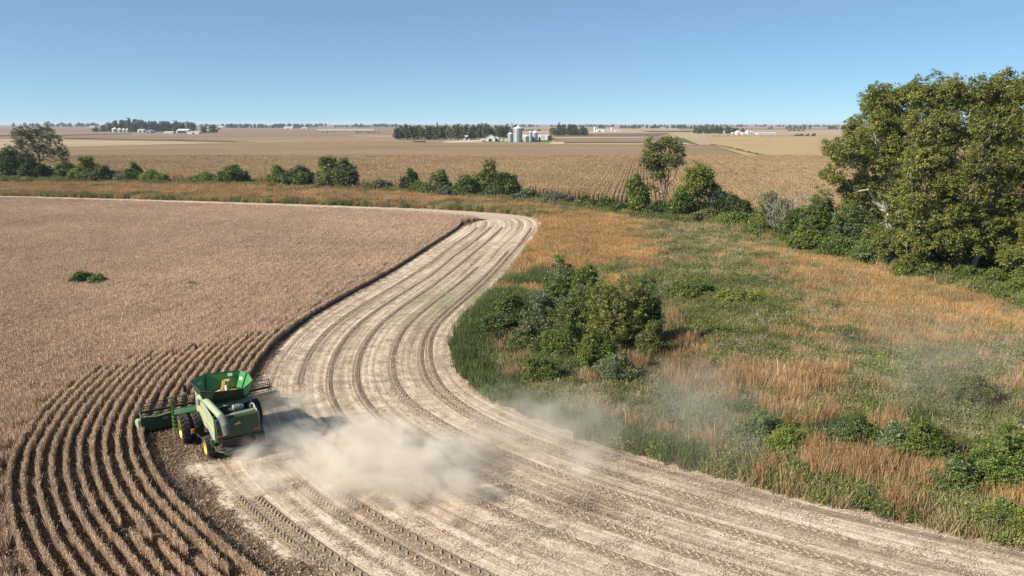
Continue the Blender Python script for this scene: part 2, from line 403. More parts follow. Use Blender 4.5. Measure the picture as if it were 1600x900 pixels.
def stubble_mat():
    m, n, b = nodes('stubble'); A = N(n, 'ShaderNodeAttribute', attribute_name='path'); Z = N(n, 'ShaderNodeAttribute', attribute_name='zone')
    geo = N(n, 'ShaderNodeNewGeometry'); sep = N(n, 'ShaderNodeSeparateColor'); n.links.new(Z.outputs['Color'], sep.inputs[0])
    def mp(sx, sy):
        x = N(n, 'ShaderNodeMapping'); x.inputs['Scale'].default_value = (sx, sy, 1); n.links.new(A.outputs['Vector'], x.inputs['Vector']); return x.outputs[0]
    band = noise(n, 1, 3, mp(.55, .012), .65)          # windrows and wheel lanes, metres wide
    row = noise(n, 1, 3, mp(2.4, .035), .6)             # single stubble rows
    clod = noise(n, 1.2, 5, geo.outputs['Position'], .7)
    bits = noise(n, 7.0, 4, geo.outputs['Position'], .75)
    def mth(op, a_, b_):
        x = N(n, 'ShaderNodeMath', operation=op)
        for i, v in enumerate((a_, b_)):
            if isinstance(v, float): x.inputs[i].default_value = v
            else: n.links.new(v, x.inputs[i])
        return x.outputs[0]
    s = mth('ADD', mth('MULTIPLY', mth('SUBTRACT', band, .5), 1.9), mth('MULTIPLY', mth('SUBTRACT', row, .5), 2.9))
    s = mth('ADD', s, mth('MULTIPLY', mth('SUBTRACT', clod, .5), 1.5)); s = mth('ADD', s, mth('MULTIPLY', mth('SUBTRACT', bits, .5), 2.6))
    s = mth('ADD', mth('ADD', mth('MULTIPLY', s, .55), -.36), sep.outputs[0])
    col = ramp(n, s, [(0.0, (.085, .056, .04)), (.28, (.20, .14, .10)), (.58, (.38, .295, .215)), (.92, (.61, .515, .40))])
    col = mixc(n, mth('MULTIPLY', sep.outputs[1], mth('ADD', clod, .25)), col, (.10, .15, .05))
    n.links.new(col, b.inputs['Base Color']); b.inputs['Roughness'].default_value = 1; b.inputs['Specular IOR Level'].default_value = .05
    hgt = mth('ADD', mth('MULTIPLY', bits, .5), mth('MULTIPLY', row, .6)); bump(n, b, hgt, .8, .07); return m
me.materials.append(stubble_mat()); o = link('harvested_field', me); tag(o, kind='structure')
del ppx, ppy

# ---- tyre tracks: cleated ruts pressed along the path of each pass
M_rut = plain('packed_soil', (.21, .16, .118), 1, var=.3, scale=1.5, bmp=.5, spec=.05)
M_cleat = plain('cleat_ridge', (.33, .25, .175), 1, var=.3, scale=2, bmp=.5, spec=.05)
nrmE = np.gradient(ED, axis=0); nrmE /= np.hypot(*nrmE.T)[:, None]; NR = np.c_[-nrmE[:, 1], nrmE[:, 0]]
def track(wt, s0, s1, width=.62, cleat=True, wob=.25, depth=1.0):
    ss = np.arange(s0, s1, .25); ii = np.clip(ss / .5, 0, len(ED) - 2); i0 = ii.astype(int); fr = (ii - i0)[:, None]
    c = ED[i0] * (1 - fr) + ED[i0 + 1] * fr; nn_ = NR[i0] * (1 - fr) + NR[i0 + 1] * fr; nn_ /= np.hypot(*nn_.T)[:, None]
    ww = wt + wob * (vnoise(ss / 14, ss * 0 + wt, 4) - .5) * 2
    p = c + nn_ * ww[:, None]; st = np.hypot(*np.gradient(p, axis=0).T)
    rut, cl = MB(), MB(); hw = width / 2; V = []
    for q, n_ in zip(p, nn_):
        for u, z in ((-hw - .12, .02), (-hw, .055), (-hw + .07, .024), (hw - .07, .024), (hw, .055), (hw + .12, .02)): V.append((q[0] + n_[0] * u, q[1] + n_[1] * u, z))
    k = len(p); rut.add(V, [(i * 6 + j, i * 6 + j + 1, i * 6 + j + 7, i * 6 + j + 6) for i in range(k - 1) for j in range(5)])
    if cleat:
        acc = 0; side = 1
        for i in range(1, k - 1):
            acc += st[i]
            if acc < .34: continue
            acc = 0; n_ = nn_[i]; t = np.array([n_[1], -n_[0]])
            for side in (-1, 1):
              q = p[i] + t * (.17 if side > 0 else 0)
              a0 = q + n_ * side * .03; a1 = q + n_ * side * (hw - .02) + t * .22; th = .075
              pts = [a0 - t * th, a0 + t * th, a1 + t * th, a1 - t * th]
              cl.add([(*v, .022) for v in pts] + [(*(np.array(v) * .7 + (a0 + a1) / 2 * .3), .022 + .075 * depth) for v in pts], [(4, 5, 6, 7), (0, 1, 5, 4), (1, 2, 6, 5), (2, 3, 7, 6), (3, 0, 4, 7)])
    o = rut.build('tyre_track', M_rut); tag(o, kind='structure')
    if cl.V: cl.build('cleat_marks', M_cleat, o)
for wt, s0, s1, cl, wd in ((2.7, 38, 150, True, .5), (3.5, 20, 120, True, .4), (5.9, 12, 105, True, .5), (9.1, 8, 150, True, .5), (14.2, 56, 150, False, .35), (11.6, 16, 150, True, .4),
                           (16.9, 4, 44, True, .6), (18.0, 4, 45.5, True, .6), (21.0, 4, 45.5, True, .62), (21.75, 4, 46, True, .45), (1.0, 4, 46, False, .4)):
    track(wt, s0, s1, wd, cl)

# ------------------------------------------------------------------ soybeans
def ROWEND(w_): return np.interp(w_, [18, 22, 28, 34.5], [69, 66, 62, 57.5])
r = np.random.default_rng(3)
SOYC = [(.60, .435, .31), (.50, .35, .24), (.70, .54, .40), (.32, .21, .14), (.62, .44, .30)]
def soy_proto(i, L, ry, n):
    SOYC = [(.62, .465, .325), (.52, .375, .255), (.74, .575, .42), (.34, .235, .155), (.66, .485, .33)]
    q1, c1 = blades(r, n, L / 2, ry * .8, .35, .82, .03, .09, SOYC, .6)
    P = np.c_[r.uniform(-L / 2, L / 2, n), r.normal(0, ry * .55, n), r.uniform(.10, .7, n)]; q2 = leaves(r, P, .075, None, 1.0)
    c2 = np.array(SOYC)[r.integers(0, 5, n)] * r.uniform(.7, 1.15, (n, 1)); return proto('soy%d' % i, np.r_[q1, q2], np.r_[c1, c2], M_soy)
rowp = [soy_proto(i, .8, .075, 120) for i in range(4)]
RP = []; RZ = []; RS = []; RK = []
for k in range(0, 20):
    w0 = 18.55 + .76 * k
    off = ED + NR * w0; seg = np.r_[0, np.cumsum(np.hypot(*np.diff(off, axis=0).T))]
    t = np.arange(0, seg[-1], .5); x = np.interp(t, seg, off[:, 0]); y = np.interp(t, seg, off[:, 1])
    sidx = np.interp(t, seg, np.arange(len(ED)) * .5)
    dlt = wrow(sidx); ii = np.clip((sidx / .5).astype(int), 0, len(ED) - 1); x += NR[ii, 0] * dlt; y += NR[ii, 1] * dlt
    px = 800 + F * x / (y * math.cos(PITCH) + H * math.sin(PITCH)); ok = (sidx < 158) & (px > -120) & (y > 22)
    x, y, sidx = x[ok], y[ok], sidx[ok]
    W, S = WS(np.c_[x, y]); ok = (np.abs(W - w0 - wrow(S)) < .5) & standing(np.c_[x, y], W + .3, S)
    x, y, sidx = x[ok], y[ok], sidx[ok]
    if len(x) < 3: continue
    # gaps where the machine crossed the row ends
    pp = np.array([pix(a, b) for a, b in zip(x, y)]); gl = (pp[:, 0] - 235) * .42 + (850 - pp[:, 1])
    gap = ((np.abs(gl) < 9) & (pp[:, 0] > 185) & (pp[:, 0] < 430)) | ((np.abs(gl + 44) < 7) & (pp[:, 0] > 255) & (pp[:, 0] < 440)); ok = ~gap | (r.random(len(x)) < .25)
    dx = np.gradient(x); dy = np.gradient(y); RS.append(sidx[ok]); RK.append(np.full(ok.sum(), k))
    RZ.append(np.arctan2(dy, dx)[ok] + r.uniform(-.05, .05, ok.sum()) + r.integers(0, 2, ok.sum()) * np.pi); RP.append(np.c_[x, y, np.zeros(len(x))][ok] + np.c_[r.normal(0, .035, (ok.sum(), 2)), np.zeros(ok.sum())])
RP = np.vstack(RP); RZ = np.concatenate(RZ)
RS = np.concatenate(RS); RK = np.concatenate(RK); far_ = RS + r.normal(0, 1.2, len(RS)) > ROWEND(18.55 + .76 * RK) + .5; okk = ~far_ | (RK < 2); RP, RZ, far_ = RP[okk], RZ[okk], far_[okk]; roww = [soy_proto(i + 9, .95, .34, 170) for i in range(3)]
scatter('soybean_field_edge', RP[far_], RZ[far_], r.uniform(.8, .95, far_.sum()), roww, 'ripe soybeans standing along the cut edge beyond the harvester', 'soybeans')
RP, RZ = RP[~far_], RZ[~far_]
scatter('soybean_rows', RP, RZ, r.uniform(.93, 1.07, len(RP)), rowp, 'tan rows of ripe soybeans curving round the harvester with dark soil between', 'soybeans')
def patch_proto(i):
    Q, C = [], []
    for yy in (-.38, .38):
        q1, c1 = blades(r, 240, .8, .32, .5, 1.0, .032, .12, SOYC, .6); q1[:, :, 1] += yy; Q.append(q1); C.append(c1)
    P = np.c_[r.uniform(-.78, .78, (130, 2)), r.uniform(.3, .95, 130)]; Q.append(leaves(r, P, .08, None, 1)); C.append(np.array(SOYC)[r.integers(0, 5, 130)] * r.uniform(.7, 1.15, (130, 1)))
    return proto('soypatch%d' % i, np.vstack(Q), np.vstack(C), M_soy)
pp_ = [patch_proto(i) for i in range(5)]
X, Y = np.meshgrid(np.arange(-200, 0, 1.36), np.arange(24, 222, 1.36)); P = np.c_[X.ravel(), Y.ravel()]
px = 800 + F * P[:, 0] / (P[:, 1] * math.cos(PITCH) + H * math.sin(PITCH)); P = P[(px > -90) & (px < 860)]
W, S = WS(P); ok = (W > wedge(S) + .5) & (W > np.where(S + 2.5 * (vnoise(P[:, 0] / 1.4, P[:, 1] / 1.4, 5) - .5) < ROWEND(W), 18.4 + 20 * .76 + wrow(S) + .1, wedge(S) + 1.3)); P = P[ok]
P = P + r.normal(0, .12, P.shape)
scatter('soybean_field', np.c_[P, np.zeros(len(P))], r.integers(0, 2, len(P)) * np.pi + r.normal(0, .12, len(P)), r.uniform(.92, 1.08, len(P)), pp_,
        'dense pinkish tan ripe soybean crop filling the field left of the harvested strip', 'soybeans')
# soil under the standing crop
me = meshfrom('field_soil', [(-260, 15, .004), (20, 15, .004), (5, 222, .004), (-260, 240, .004)], [(0, 1, 2, 3)])
o = link('field_soil', me, mat=field_mat('crop_soil', [(.3, (.12, .085, .06)), (.7, (.18, .13, .09))], .2, 2.0, (1, 1), .3)); tag(o, kind='structure')
# short cut stems and straw lying on the harvested ground
def straw_proto(i):
    q1, c1 = blades(r, 10, .5, .5, .04, .12, .03, .5, [(.55, .45, .32), (.40, .31, .21)], .7)
    P = np.c_[r.uniform(-.5, .5, (46, 2)), r.uniform(.03, .09, 46)]; q2 = leaves(r, P, .14, np.array([0, 0, 2.0]), .5, .35)
    return proto('straw%d' % i, np.r_[q1, q2], np.r_[c1, np.array([(.64, .55, .43), (.56, .465, .35), (.38, .30, .22)])[r.integers(0, 3, 46)]], M_grass)
sp = [straw_proto(i) for i in range(4)]
n = 9000; k = r.integers(0, len(NP), n * 3); k = k[(~stand[k]) & (NS[k] < 130)][:n]
k = k[straw[k] > .5]
P = NP[k] + r.uniform(-.3, .3, (len(k), 2)); scatter('straw_litter', np.c_[P, np.full(len(P), .015)], r.uniform(0, 6.28, len(P)), r.uniform(.5, 1.1, len(P)), sp, 'pale chopped straw and cut stubble strewn over the harvested strip', 'straw')

def litter_proto(i):
    q1, c1 = blades(r, 22, .45, .45, .04, .2, .03, .45, [(.30, .21, .14), (.22, .15, .10), (.40, .30, .20)], .6)
    P = np.c_[r.uniform(-.5, .5, (44, 2)), r.uniform(.02, .08, 44)]; q2 = leaves(r, P, .13, np.array([0, 0, 1.2]), .7, .7)
    return proto('litter%d' % i, np.r_[q1, q2], np.r_[c1, np.array([(.30, .20, .13), (.20, .13, .09), (.42, .31, .21)])[r.integers(0, 3, 44)]], M_grass)
k = r.integers(0, len(NP), 60000); k = k[(NS[k] < 66) & ((straw[k] < .5) & (NW[k] > 17.5))][:15000]; P = NP[k] + r.uniform(-.3, .3, (len(k), 2))
scatter('leaf_litter', np.c_[P, np.full(len(P), .015)], r.uniform(0, 6.28, len(P)), r.uniform(.6, 1.2, len(P)), [litter_proto(i) for i in range(4)], 'brown leaf litter and short stubs on the dark soil between the rows and beside the harvester', 'litter')

# ------------------------------------------------------------------ rough grassland on the right, and the grass buffer behind the field
GOLD = [(.44, .25, .095), (.36, .20, .075), (.52, .33, .15), (.41, .28, .13)]
RUST = [(.36, .20, .09), (.28, .155, .07), (.42, .27, .13), (.46, .34, .19)]
TAN = [(.38, .29, .15), (.30, .24, .12), (.44, .35, .20), (.22, .21, .085)]
GRN = [(.095, .13, .04), (.07, .105, .035), (.12, .155, .05), (.16, .17, .07)]
OLV = [(.15, .16, .045), (.19, .19, .055), (.11, .125, .035), (.22, .20, .075)]
def tuft(i, cols, n, rad, h0, h1, w_, lean):
    q, c = blades(r, n, rad, rad, h0, h1, w_, lean, cols, .3); return proto('tuft%d' % i, q, c, M_grass)
def forb(i, cols, n, rad, h, leaf, stalk):
    a = r.uniform(0, 6.28, n); q = rad * np.sqrt(r.random(n)); P = np.c_[np.cos(a) * q, np.sin(a) * q, h * (1 - (q / rad) ** 2 * .5) * r.uniform(.35, 1, n)]
    c = np.array(cols)[r.integers(0, len(cols), n)] * r.uniform(.75, 1.25, (n, 1)); Q = leaves(r, P, leaf, np.array([0, 0, .6]), .9)
    q1, c1 = blades(r, n // 5, rad * .8, rad * .8, h * .5, h * 1.1, .03, .15, [stalk], .5); return proto('forb%d' % i, np.r_[Q, q1], np.r_[c, c1], M_grass)
T = dict(
    gold=[tuft(i, GOLD, 170, .65, .45, 1.15, .032, .24) for i in range(3)],
    rust=[tuft(i, RUST, 170, .6, .5, 1.7, .03, .2) for i in range(3)],
    tan=[tuft(i, TAN, 150, .7, .3, 1.0, .035, .3) for i in range(3)],
    green=[tuft(i, GRN, 170, .55, .4, 1.2, .04, .24) for i in range(3)],
    olive=[forb(i, OLV, 220, .75, .85, .12, (.25, .22, .10)) for i in range(3)],
    leafy=[forb(i, [(.135, .175, .035), (.10, .135, .03), (.18, .20, .05)], 240, .75, 1.0, .13, (.12, .14, .05)) for i in range(3)],
    pale=[forb(i, [(.30, .29, .20), (.22, .23, .14), (.38, .35, .26)], 150, .6, 1.0, .10, (.30, .26, .18)) for i in range(2)],
    yellow=[forb(i, [(.30, .27, .05), (.20, .21, .05), (.14, .16, .05)], 150, .6, 1.1, .13, (.2, .18, .08)) for i in range(2)])
ZN = [('gold', [(845,322),(940,332),(1020,350),(1010,395),(985,432),(900,428),(850,425),(795,462),(780,440),(840,360)]),
      ('goldb', [(1130,362),(1260,400),(1400,428),(1500,455),(1640,500),(1640,560),(1500,532),(1380,500),(1290,455),(1200,405)]),
      ('rust', [(762,518),(800,530),(862,580),(852,622),(800,598)]), ('rust2', [(1050,560),(1200,562),(1300,600),(1290,645),(1150,640),(1060,602)]),
      ('rust', [(1240,685),(1400,725),(1640,775),(1640,840),(1540,815),(1400,775),(1240,725)]), ('rust', [(1020,545),(1060,545),(1062,592),(1030,592)]),
      ('rust', [(738,505),(750,505),(752,530),(738,530)]),
      ('green', [(1000,425),(1130,425),(1250,450),(1235,482),(1080,522),(1030,505)]), ('green2', [(760,450),(860,440),(900,520),(890,600),(820,580),(770,520),(730,560),(712,560),(716,500)]),
      ('mix1', [(1000,352),(1130,370),(1290,450),(1240,468),(1130,425),(1010,425)]), ('tanz', [(1190,482),(1330,478),(1520,545),(1420,560),(1300,530)]),
      ('green3', [(1130,650),(1300,660),(1640,700),(1640,760),(1400,720),(1200,690)])]
PROB = dict(gold=dict(gold=.86, tan=.1, olive=.04), goldb=dict(gold=.5, tan=.38, olive=.12), rust=dict(rust=.48, tan=.16, leafy=.12, olive=.24), rust2=dict(rust=.36, tan=.28, olive=.24, pale=.12),
            green=dict(leafy=.42, olive=.40, yellow=.07, green=.03, tan=.08), green2=dict(leafy=.38, green=.32, olive=.2, yellow=.04, pale=.06), green3=dict(leafy=.35, green=.2, olive=.25, rust=.12, yellow=.08),
            mix1=dict(olive=.42, tan=.22, leafy=.14, pale=.12, gold=.1), tanz=dict(tan=.55, gold=.2, olive=.2, pale=.05), rest=dict(olive=.46, leafy=.13, tan=.13, pale=.11, yellow=.10, rust=.07),
            edge=dict(green=.75, leafy=.2, olive=.05), edge2=dict(tan=.18, olive=.32, leafy=.24, rust=.26))
n = 85000; y = 30 + 175 * r.random(n) ** 1.25; x = r.uniform(-12, 128, n); P = np.c_[x, y]
px = 800 + F * x / (y * math.cos(PITCH) + H * math.sin(PITCH)); P = P[(px < 1720) & (px > 690)]
W, S = WS(P)
HEDGE = [(1000, 348), (1130, 356), (1250, 388), (1400, 425), (1600, 487), (1760, 530)]       # foot of the hedgerow, traced on the ground
PX = np.array([pix(a, b) for a, b in P]); hy = np.interp(PX[:, 0], [h[0] for h in HEDGE], [h[1] for h in HEDGE]); hy = np.where(PX[:, 0] < 1000, 322 + (PX[:, 0] - 840) * .16, hy)
ok = (W < -.05) & (PX[:, 1] > hy - 4); P, W, S, PX = P[ok], W[ok], S[ok], PX[ok]
jx = PX[:, 0] + (vnoise(P[:, 0] / 3.5, P[:, 1] / 3.5, 1) - .5) * 110; jy = PX[:, 1] + (vnoise(P[:, 0] / 3.5 + 40, P[:, 1] / 3.5, 2) - .5) * 60
ty = np.array(['rest'] * len(P), dtype=object)
for nm, poly in ZN: ty[inpoly(jx, jy, poly)] = nm
wj = W + 1.6 * (vnoise(P[:, 0] / 1.5, P[:, 1] / 1.5, 11) - .5)
ty[(wj > -2.4) & (S > 30) & (S < 84)] = 'edge'; ty[(wj > -2.0) & (S <= 30)] = 'edge2'
names = list(T); K = np.zeros(len(P), int); u = r.random(len(P)); pn = vnoise(P[:, 0] / 2.2, P[:, 1] / 2.2, 21)
u = np.clip(u * .7 + .3 * ((pn - .5) * 1.8 + .5), 0, .999)      # neighbours tend to be of one kind
for nm, pr in PROB.items():
    m_ = ty == nm; cs = np.cumsum(list(pr.values())); kk = list(pr); K[m_] = [names.index(kk[min(i, len(kk) - 1)]) for i in np.searchsorted(cs, u[m_] * cs[-1])]
LBL = dict(gold=('golden_grass', 'golden orange prairie grass swaying beyond the bend of the harvested strip', 'grass'), rust=('rusty_grass', 'rust red bunches of tall prairie grass near the strip edge', 'grass'),
           tan=('dry_grass', 'pale dry tan grass mixed through the rough meadow', 'grass'), green=('green_grass', 'dark green grass fringing the harvested strip', 'grass'),
           olive=('meadow_weeds', 'olive green low weeds covering the rough meadow', 'weeds'), leafy=('leafy_undergrowth', 'bright leafy green undergrowth of the rough meadow', 'weeds'),
           pale=('seedhead_weeds', 'greyish weeds gone to seed in the rough meadow', 'weeds'), yellow=('yellow_weeds', 'yellow flowering weeds dotted over the rough meadow', 'weeds'))
shortening = np.interp(P[:, 1], [40, 120, 200], [1.0, 1.15, 1.3])
for i, nm in enumerate(names):
    m_ = K == i
    if m_.sum() < 3: continue
    L_ = LBL[nm]; scatter(L_[0], np.c_[P[m_], np.zeros(m_.sum())], r.uniform(0, 6.28, m_.sum()), r.uniform(.6, 1.2, m_.sum()) * shortening[m_], T[nm], L_[1], L_[2])
me = meshfrom('meadow', [(-40, 15, .006), (200, 15, .006), (260, 260, .006), (-300, 290, .006), (-300, 226, .006), (-10, 176, .006), (-12, 120, .006)], [(0, 1, 2, 6), (6, 2, 3), (6, 3, 5), (5, 3, 4)])
o = link('meadow', me, mat=field_mat('meadow_floor', [(.35, (.10, .085, .045)), (.5, (.15, .12, .06)), (.65, (.20, .15, .08))], .12, 1.5, (1, 1), .35)); tag(o, kind='structure')

# grass buffer between the field and the hedgerow (upper left)
n = 26000; x = r.uniform(-200, 30, n); y = r.uniform(170, 262, n); P = np.c_[x, y]
PX = np.array([pix(a, b) for a, b in P]); W, S = WS(P)
top = np.interp(PX[:, 0], [-100, 0, 200, 400, 600, 800, 900, 1100], [278, 279, 286, 292, 300, 311, 324, 345])
ok = (W < -.1) & (PX[:, 1] > top) & (PX[:, 0] < 905) & (PX[:, 0] > -60); P, W, PX, top = P[ok], W[ok], PX[ok], top[ok]
wj = -W + 6 * (vnoise(P[:, 0] / 6, P[:, 1] / 6, 31) - .5); u = r.random(len(P))
kind_ = np.where(wj < 7, np.where(u < .22, 5, np.where(u < .62, 4, np.where(u < .85, 0, 2))), np.where(u < .72, 0, np.where(u < .86, 2, np.where(u < .93, 4, 1))))
hot = vnoise(P[:, 0] / 14, P[:, 1] / 7, 33) > .70; kind_[hot & (u < .6)] = 5
for i, (nm, lb, ct) in {0: ('golden_grass', 'orange grass buffer between the field and the hedgerow', 'grass'), 1: ('rusty_grass', 'rust tinted tufts in the grass buffer behind the field', 'grass'),
                        2: ('dry_grass', 'pale dry grass in the buffer behind the soybean field', 'grass'), 4: ('meadow_weeds', 'olive weeds along the far edge of the field', 'weeds'), 5: ('leafy_undergrowth', 'green weeds lining the far headland', 'weeds')}.items():
    m_ = kind_ == i; scatter(nm, np.c_[P[m_], np.zeros(m_.sum())], r.uniform(0, 6.28, m_.sum()), r.uniform(1.0, 1.7, m_.sum()), T[names[i]], lb, ct)

# ------------------------------------------------------------------ corn beyond the hedgerow
CORN = [(.40, .275, .145), (.45, .32, .175), (.34, .23, .115), (.49, .365, .21), (.27, .175, .09)]
def corn_proto(i, half, step, n):
    Q, C = [], []
    for k in np.arange(-half + step / 2, half, step):
        q1, c1 = blades(r, n, half, .14, 1.7, 2.4, .09, .05, CORN, .5); q1 = q1[:, :, [1, 0, 2]] * np.array([1, 1, 1]); q1[:, :, 0] += k; Q.append(q1); C.append(c1)
        P = np.c_[r.normal(k, .2, n), r.uniform(-half, half, n), r.uniform(.7, 2.4, n)]; Q.append(leaves(r, P, .36, np.array([0, 0, .5]), 1.0, .5)); C.append(np.array(CORN)[r.integers(0, 5, n)] * r.uniform(.75, 1.2, (n, 1)))
    return proto('corn%d' % i, np.vstack(Q), np.vstack(C), M_corn)
cw = [corn_proto(i, 3.0, 1.2, 90) for i in range(3)]; cdn = [corn_proto(i + 5, 3.0, .76, 40) for i in range(4)]
X, Y = np.meshgrid(np.arange(-420, 420, 5.9), np.arange(176, 470, 5.9)); X = X + (Y - 228) * .177; P = np.c_[X.ravel(), Y.ravel()]
PX = np.array([pix(a, b) for a, b in P])
top = np.interp(PX[:, 0], [-100, 0, 200, 400, 600, 800, 900, 1100, 1300, 1700], [272, 272, 278, 284, 290, 298, 310, 336, 345, 350])
ok = (PX[:, 0] > -60) & (PX[:, 0] < 1660) & (PX[:, 1] < top); P, PX = P[ok], PX[ok]
wide = (PX[:, 0] > 840) & (PX[:, 1] > 232) & (PX[:, 0] < 1340)
rzc = -math.atan(.177)
for m_, pr, lb, nm in ((wide, cw, 'standing corn in clearly drawn rows right of the farmstead, behind the lone tree', 'corn_rows'), (~wide, cdn, 'wide brown field of dry standing corn behind the hedgerow', 'corn_field')):
    scatter(nm, np.c_[P[m_], np.zeros(m_.sum())], rzc + r.integers(0, 2, m_.sum()) * np.pi, r.uniform(.97, 1.05, m_.sum()), pr, lb, 'corn')

# ------------------------------------------------------------------ far fields, each a sheet on the curved ground
def quad_field(name, c4, mat_, zoff, n=14, thick=True):
    A = [np.array(g(*p)) for p in c4]; V = []
    for i in range(n + 1):
        for j in range(n + 1):
            u, v = i / n, j / n; p = (A[0] * (1 - u) + A[1] * u) * (1 - v) + (A[3] * (1 - u) + A[2] * u) * v; V.append((p[0], p[1], zc(*p) + zoff * .3))
    Fc = [(i * (n + 1) + j, (i + 1) * (n + 1) + j, (i + 1) * (n + 1) + j + 1, i * (n + 1) + j + 1) for i in range(n) for j in range(n)]
    o = link(name, meshfrom(name, V, Fc, True), mat=mat_); tag(o, kind='structure'); return o
FM = dict(
    brown=field_mat('dry_corn_canopy', [(.3, (.26, .18, .105)), (.5, (.305, .215, .128)), (.7, (.34, .245, .15))], .012, .9, (.4, 1), .45, .6),
    dark=field_mat('dark_crop', [(.35, (.095, .058, .04)), (.65, (.14, .09, .06))], .01, .4, (.3, 1), .3),
    umber=field_mat('umber_crop', [(.35, (.15, .10, .075)), (.65, (.20, .14, .10))], .01, .4, (.3, 1), .25),
    mauve=field_mat('mauve_crop', [(.35, (.235, .165, .11)), (.65, (.29, .21, .145))], .006, .3, (.3, 1), .25),
    pale=field_mat('pale_stubble', [(.35, (.34, .25, .16)), (.65, (.44, .335, .215))], .012, .3, (.25, 1), .2),
    yellow=field_mat('yellow_crop', [(.35, (.37, .27, .135)), (.5, (.42, .31, .16)), (.7, (.33, .23, .12))], .012, .4, (.4, 1), .25),
    cream=field_mat('bare_stubble', [(.35, (.48, .39, .25)), (.65, (.54, .44, .29))], .02, .3, (.3, 1), .15),
    green=field_mat('green_grass_far', [(.35, (.09, .13, .035)), (.65, (.13, .18, .05))], .03, .4, (1, 1), .3),
    gravel=field_mat('gravel_drive', [(.35, (.50, .45, .38)), (.65, (.58, .53, .46))], .05, .5, (1, 1), .15))
FIELDS = [('cornfield', [(-60,243),(1700,243),(1420,221.5),(120,221.5)], 'brown', .25), ('crop_field', [(-80,206.5),(620,207),(620,196.8),(-80,196.8)], 'mauve', .3),
          ('crop_field', [(380,214),(615,214),(615,207),(300,207)], 'mauve', .45), ('stubble_field', [(-60,232),(130,229),(365,223),(-60,216)], 'pale', .6), ('stubble_field', [(-60,217),(400,214),(280,210.2),(-60,214.3)], 'mauve', .62),
          ('dark_crop_strip', [(-60,213.4),(90,212.3),(90,210.8),(-60,211.6)], 'dark', .8), ('dark_crop_strip', [(90,212.1),(205,209.6),(205,208.6),(90,210.9)], 'dark', .8),
          ('grass_strip', [(250,217),(350,221.5),(400,222),(300,216)], 'brown', .9), ('grass_strip', [(100,216.5),(370,221.8),(365,220.8),(100,215.5)], 'dark', .95),
          ('stubble_field', [(560,213.5),(612,214.5),(612,211.5),(540,211.5)], 'pale', .7), ('dark_crop_strip', [(645,222.2),(665,222.6),(665,220.4),(645,220.4)], 'dark', .9),
          ('farmyard', [(690,223.6),(900,223.6),(860,216.5),(700,216.5)], 'pale', .35), ('farm_drive', [(692,223.8),(755,220.6),(755,219.2),(720,220)], 'gravel', .9), ('farm_lawn', [(752,222.6),(862,222.6),(855,219.5),(752,219.5)], 'green', .8),
          ('stubble_track', [(856,225.2),(884,225.2),(884,219.8),(872,219.8)], 'cream', .9), ('stubble_track', [(880,225.2),(1100,226.2),(1100,224.6),(880,224.2)], 'cream', .9),
          ('dark_crop_strip', [(882,224.4),(1010,224.2),(1000,222.4),(882,222.6)], 'dark', 1.1), ('crop_field', [(866,222.4),(1010,222.4),(1040,213.5),(866,213.5)], 'mauve', 1.0),
          ('dark_crop_strip', [(866,216.6),(1018,215.4),(1028,213.6),(866,214.2)], 'pale', 1.5), ('dark_crop_field', [(866,213.8),(1028,213),(1046,207.5),(866,209.5)], 'umber', 1.3),
          ('pale_crop_field', [(1040,226.2),(1112,227),(1700,208.0),(1052,207.8)], 'pale', 1.2), ('yellow_crop_field', [(1290,284),(1760,300),(1500,215),(1110,226.6)], 'yellow', 1.9),
          ('yellow_crop_field', [(1120,227),(1330,228),(1310,214),(1090,213)], 'yellow', 1.4),
          ('stubble_track', [(1045,225),(1076,226.4),(1055,214.5),(1042,214.5)], 'cream', 1.7), ('grass_waterway', [(1066,223),(1092,227),(1068,216.3),(1053,214.5)], 'green', 2.0),
          ('pale_crop_field', [(866,209),(1700,208),(1700,199.5),(960,199.5)], 'pale', .6), ('crop_field', [(1060,202.8),(1500,202.6),(1500,200),(1060,200)], 'mauve', 1.0), ('dark_crop_strip', [(1010,205.9),(1090,206.4),(1090,204.6),(1000,204.4)], 'dark', 1.6)]
for nm, c4, mt, zo in FIELDS: quad_field(nm, c4, FM[mt], zo)

# ------------------------------------------------------------------ the combine harvester
M_grn = plain('green_paint', (.05, .135, .04), .42, var=.10, scale=1.2, dirt=(.20, .20, .14), dirt_amt=.5)
M_grn2 = plain('green_paint_dusty', (.27, .34, .22), .6, var=.12, scale=1.5, dirt=(.36, .34, .25), dirt_amt=.65)
M_grnr = plain('rear_shaded_green_paint', (.032, .07, .026), .6, var=.12, scale=1.0, dirt=(.13, .13, .085), dirt_amt=.5)  # darker than the body green: the rear's shade put into the colour, plus dust
M_grnd = plain('dark_and_shaded_green_paint', (.016, .05, .018), .5, var=.15, scale=1.5, dirt=(.10, .10, .07), dirt_amt=.4)  # dark green parts; also carries painted shade on some tank flaps
M_grnb = plain('bright_green_paint', (.045, .26, .075), .4, var=.08, scale=1.5, dirt=(.25, .3, .18), dirt_amt=.3)
M_yel = plain('yellow_paint', (.75, .52, .03), .45, var=.08, dirt=(.4, .35, .2), dirt_amt=.4)
M_rub = plain('tyre_rubber', (.03, .029, .028), .85, var=.3, scale=4, dirt=(.16, .13, .10), dirt_amt=.5)
M_blk = plain('black_steel', (.03, .03, .03), .6, var=.3, scale=3, dirt=(.18, .15, .11), dirt_amt=.45)
M_gry = plain('grey_steel', (.25, .26, .26), .5, var=.15, scale=3, metal=.4, dirt=(.3, .27, .2), dirt_amt=.3)
M_lgry = plain('pale_steel', (.50, .51, .48), .5, var=.1, scale=3, dirt=(.3, .27, .2), dirt_amt=.3)
